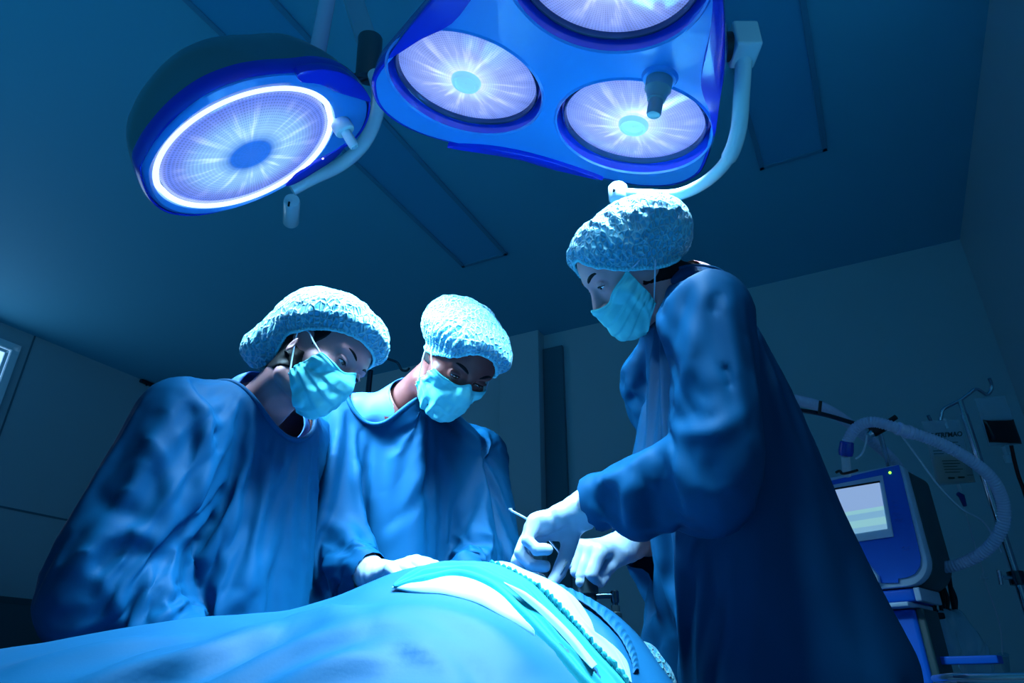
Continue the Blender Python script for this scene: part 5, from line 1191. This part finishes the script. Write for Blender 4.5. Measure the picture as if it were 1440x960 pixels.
e = empty('cable_clamp', P(1313, 865, 2.04), 'black T-shaped knob below the cable bundle', 'knob'); mb = MB(); mb.box(P(1313, 866, 2.04), (.055, .03, .018), None, .006); mb.build('bar', M['black'], e); mb = MB(); mb.cyl(P(1311, 845, 2.05), P(1312, 864, 2.04), .011, n=18); mb.build('stem', M['black'], e); mb = MB(); mb.cyl(P(1278, 836, 2.0), P(1294, 835, 2.0), .006, n=14); mb.build('pin', M['steel'], e)
# clear bag
cb = Vol(P(1350, 960, 2.1) - .25, P(1350, 860, 2.1) + .25, .007)
for a, b, ra, rb in ((P(1322, 868, 2.08), P(1332, 905, 2.06), .020, .030), (P(1332, 868, 2.08), P(1352, 905, 2.08), .022, .045), (P(1345, 870, 2.1), P(1372, 935, 2.08), .03, .045), (P(1330, 905, 2.05), P(1345, 918, 2.05), .02, .016)): cb.add(cone(a, b, ra, rb), .02)
a, b = nets(cb, 1); a = a + vnorm(a, b)*(.008*vnoise(a, 22, 4) + .006*(1 - 2*np.abs(vnoise(a*[1.6, 1.6, .5], 30, 6))))[:, None]
o = link('plastic_bag', npmesh('plastic_bag', a, b), mat('bag_film', (.45, .80, 1.0), .15, alpha=.7, spec=1.0)); tag(o, 'crumpled clear plastic bag hanging below the cables', 'plastic bag')
# ------------------------------------------------------------------ drip stand
pt = P(1350, 563, 2.25); pf = np.array([pt[0], pt[1], 0])
iv = empty('drip_stand', pf, 'tall steel drip stand with two hooks at the far right', 'drip stand')
mb = MB(); mb.cyl(pf + UP*.10, pt - UP*.05, .0115, n=24); mb.cyl(pt - UP*.06, pt, .0085, n=20); mb.build('pole', M['pole_steel'], iv)
for pts in ([(1350, 563), (1338, 569), (1326, 576), (1323, 588), (1319, 596), (1312, 596), (1307, 588), (1305, 584)], [(1350, 563), (1362, 554), (1372, 547), (1381, 551), (1388, 555), (1394, 548), (1394, 540), (1391, 532)]):
    mb = MB(); mb.tube(spline([P(u, v, 2.25) for u, v in pts], 5), .0055, 14); mb.build('hook', M['pole_steel'], iv)
for k in range(5):
    a = k*2*PI/5; d = np.array([math.cos(a), math.sin(a), 0]); mb = MB(); mb.tube([pf + UP*.12, pf + d*.15 + UP*.095, pf + d*.27 + UP*.07], [.012, .011, .009], 12); lg = mb.build('leg', M['steel'], iv)
    mb = MB(); c_ = pf + d*.27 + UP*.032; t_ = np.array([-d[1], d[0], 0]); mb.cyl(c_ - t_*.012, c_ + t_*.012, .032, n=20, bev=.005); mb.build('castor', M['black'], lg)
cz = P(1437, 836, 2.25); cz = np.array([pt[0], pt[1], 1.17]); mb = MB(); mb.lathe(cz - UP*.02, UP, [(.0145, 0), (.022, .002), (.022, .038), (.0145, .04)], 22, True); cl = mb.build('height_clamp', M['darksteel'], iv)
mb = MB(); mb.cyl(cz - np.array([.02, .005, 0]), cz - np.array([.055, .012, 0]), .006, n=14); mb.tube([cz - np.array([.055, .012, -.02]), cz - np.array([.06, .012, .02])], .006, 10); mb.build('clamp_screw', M['steel'], cl)
# bags: flat pillows drawn in the plane facing the lens-side of the stand
def pillow(name, px, d, thick, m, parent, fz=None, n=22):
    c4 = [P(u, v, d) for u, v in px]      # TL, TR, BR, BL
    nrm = unit(np.cross(c4[1] - c4[0], c4[3] - c4[0])); rows = [[], []]
    mb = MB()
    for side in (1, -1):
        g = []
        for i in range(n + 1):
            r = []
            for j in range(n + 1):
                s_, t = j/n, i/n; p = (c4[0]*(1 - s_) + c4[1]*s_)*(1 - t) + (c4[3]*(1 - s_) + c4[2]*s_)*t
                pr = (max(0, 1 - (2*s_ - 1)**4)*max(0, 1 - (2*t - 1)**6))**.5*(.35 + .65*t)
                r.append(p + nrm*side*(thick*pr + .0008) )
            g.append(r)
        mb.grid(g)
    return mb.build(name, m, parent, angle=60)
M['bag_film'] = mat('infusion_film', (.6, .74, .9), .15, alpha=.38, spec=.9); M['feed'] = mat('feed_liquid', (.80, .50, .28), .35, vary=(12, (.7, .48, .28))); M['blood'] = mat('blood_liquid', (.012, .002, .004), .2, coat=.4); M['ink'] = mat('print_green', (.005, .05, .05), .6)
tb_ = P(1330, 592, 2.22); nb_ = empty('nutrition_bag', tb_, 'half full yellowish nutrition bag with printed text on the drip stand\'s left hook', 'infusion bag')
pillow('bag', [(1296, 592), (1349, 590), (1372, 678), (1318, 683)], 2.22, .016, M['bag_film'], nb_)
pillow('contents', [(1311, 641), (1361, 638), (1371, 677), (1320, 680)], 2.22, .013, M['feed'], nb_)
mb = MB(); mb.tube([P(1328, 588, 2.225), P(1330, 594, 2.222), P(1333, 603, 2.20)], [.005, .006, .004], 10); mb.build('hanger_tab', M['clear'], nb_)
def text3d(body, u, v, d, size, ang_to, m, parent, name='printed_text', n_to=None, ext=.0004):
    cu = bpy.data.curves.new(name, 'FONT'); cu.body = body; cu.size = size; cu.extrude = ext; cu.align_x = 'LEFT'; cu.offset = size*.03
    o = bpy.data.objects.new(name, cu); C.objects.link(o); dg = bpy.context.evaluated_depsgraph_get(); bpy.context.view_layer.update()
    me = bpy.data.meshes.new_from_object(o.evaluated_get(dg)); bpy.data.objects.remove(o); me.name = name
    p0, p1 = P(u, v, d), P(*ang_to, d); x = unit(p1 - p0); y = n_to if n_to is not None else UP; y = unit(y - x*np.dot(x, y)); z = np.cross(x, y)
    mx = Matrix(((*x, 0), (*y, 0), (*z, 0), (0, 0, 0, 1))).transposed(); mx.translation = Vector(p0); me.transform(mx); return link(name, me, m, parent, False)
dn = unit(P(1296, 592, 2.22) - P(1318, 683, 2.22))
text3d("NUTRI'MAO", 1304, 616, 2.190, .021, (1341, 613.5), M['ink'], nb_, n_to=dn)
mb = MB()
for k, (y0, x0, x1) in enumerate(((622, 1325, 1347), (627, 1328, 1350), (632, 1335, 1352), (634, 1312, 1326), (638, 1313, 1327), (648, 1325, 1348), (652, 1326, 1350), (656, 1327, 1346), (660, 1328, 1354), (664, 1329, 1350), (668, 1360, 1368), (672, 1334, 1342), (671, 1348, 1356))):
    mb.tube([P(x0, y0, 2.196), P(x1, y0 - (x1 - x0)*.03, 2.196)], .0011 if k < 11 else .003, 6)
mb.build('printed_lines', M['ink'], nb_)
mb = MB(); mb.cyl(P(1347, 680, 2.22), P(1351, 690, 2.22), .006, n=14); mb.build('port', M['clear'], nb_); mb = MB(); mb.tube([P(1347, 694, 2.21), P(1352, 697, 2.21), P(1357, 711, 2.21)], [.007, .0095, .006], 12); mb.build('roller_clamp', mat('clamp_blue', (.01, .03, .22), .3), nb_)
thin([P(1356, 711, 2.21), P(1362, 735, 2.21), P(1372, 770, 2.2), P(1383, 805, 2.2), P(1388, 825, 2.2), P(1400, 858, 2.2), P(1407, 885, 2.2), P(1410, 920, 2.2)], .0022, M['line'], 'infusion_line', 'thin infusion line running down from the nutrition bag')
e = empty('line_valve', P(1384, 812, 2.195), 'small white cross shaped valve on the thin infusion line', 'valve'); mb = MB(); c_ = P(1384, 812, 2.195); mb.cyl(c_ - UP*.014, c_ + UP*.014, .0035, n=12); mb.cyl(c_ - np.array([.011, 0, 0]), c_ + np.array([.011, 0, 0]), .004, n=12); mb.build('body', mat('valve_white', (.5, .7, .8), .3), e)
e = empty('drip_chamber', P(1412, 930, 2.2), 'pale conical drip chamber at the end of the thin infusion line', 'drip chamber'); mb = MB(); mb.lathe(P(1416, 944, 2.2), unit(P(1411, 920, 2.2) - P(1416, 944, 2.2)), [(.008, 0), (.010, .005), (.014, .052), (.016, .056), (.001, .057)], 20); mb.build('chamber', M['towel_pale'], e)
bb = empty('blood_bag', P(1395, 570, 2.2), 'clear bag half full of dark blood on the drip stand\'s right hook', 'infusion bag')
pillow('bag', [(1371, 560), (1413, 556), (1437, 624), (1390, 627)], 2.18, .014, M['bag_film'], bb); pillow('contents', [(1382, 590), (1425, 589), (1437, 624), (1391, 622)], 2.175, .017, M['blood'], bb)
mb = MB(); mb.cyl(P(1410, 627, 2.17), P(1415, 639, 2.17), .006, n=12); mb.cyl(P(1415, 639, 2.17), P(1418, 650, 2.17), .011, n=14, bev=.002); mb.build('port', M['clear'], bb)
thin([P(1422, 626, 2.17), P(1426, 645, 2.17), P(1432, 668, 2.17), P(1440, 690, 2.17), P(1452, 730, 2.17)], .006, mat('blood_line', (.10, .006, .006), .25, coat=.5), 'blood_line', 'dark red line hanging from the blood bag')
# steel instrument trolley edge, lower right
c_ = P(1500, 953, 1.3); it = empty('instrument_trolley', c_*[1, 1, 0], 'steel instrument trolley whose rim shows at the lower right corner', 'trolley'); e0 = P(1322, 951, 1.3); rx = unit((.92, -.39, 0)); ry = np.array([.39, .92, 0]); cc = e0 + rx*.30 + ry*.17
mb = MB(); zt = e0[2]; pts = [np.array([*(cc + rx*a*.28 + ry*b*.15)[:2], zt]) for a, b in ((-1, -1), (1, -1), (1, 1), (-1, 1))]
rp = []
for k in range(4):
    a, b, n_ = pts[k - 1], pts[k], pts[(k + 1) % 4]; rp += [b + unit(a - b)*.03, b + unit(a - b)*.009 + unit(n_ - b)*.009, b + unit(n_ - b)*.03]
mb.tube(rp, .0068, 12, closed=True); mb.build('rim', M['steel'], it); mb = MB(); mb.prism([p - UP*.012 for p in rp], UP, .004); mb.build('tray', M['steel'], it)
for p in pts: mb = MB(); q = p + (cc - p)*.08; mb.cyl([q[0], q[1], .06], [q[0], q[1], zt - .01], .009, n=14); mb.build('leg', M['steel'], it); 
for p in pts: mb = MB(); q = p + (cc - p)*.08; mb.cyl([q[0] - .012, q[1], .03], [q[0] + .012, q[1], .03], .03, n=18, bev=.004); mb.build('castor', M['black'], it)
# dark hook stand far behind, between the two heads
hb_ = P(520, 530, 2.9); e = empty('drip_stand', hb_*[1, 1, 0], 'dark hook stand far back between the left and middle heads', 'drip stand')
mb = MB(); mb.cyl([hb_[0], hb_[1], .06], hb_ + UP*.03, .012, n=16); mb.build('pole', M['darksteel'], e)
mb = MB(); mb.tube(spline([P(528, 501, 2.9), P(540, 503, 2.9), P(556, 508, 2.9), P(561, 513, 2.9), P(565, 520, 2.9), P(572, 521, 2.9), P(576, 517, 2.9)], 5), .0050, 10); mb.tube([P(520, 520, 2.9), P(522, 504, 2.9), P(528, 501, 2.9)], .005, 10); mb.build('hook', M['darksteel'], e)
mb = MB(); mb.lathe([hb_[0], hb_[1], 0], UP, [(.22, 0), (.22, .02), (.05, .05), (.02, .07)], 30, True); mb.build('base', M['darksteel'], e)
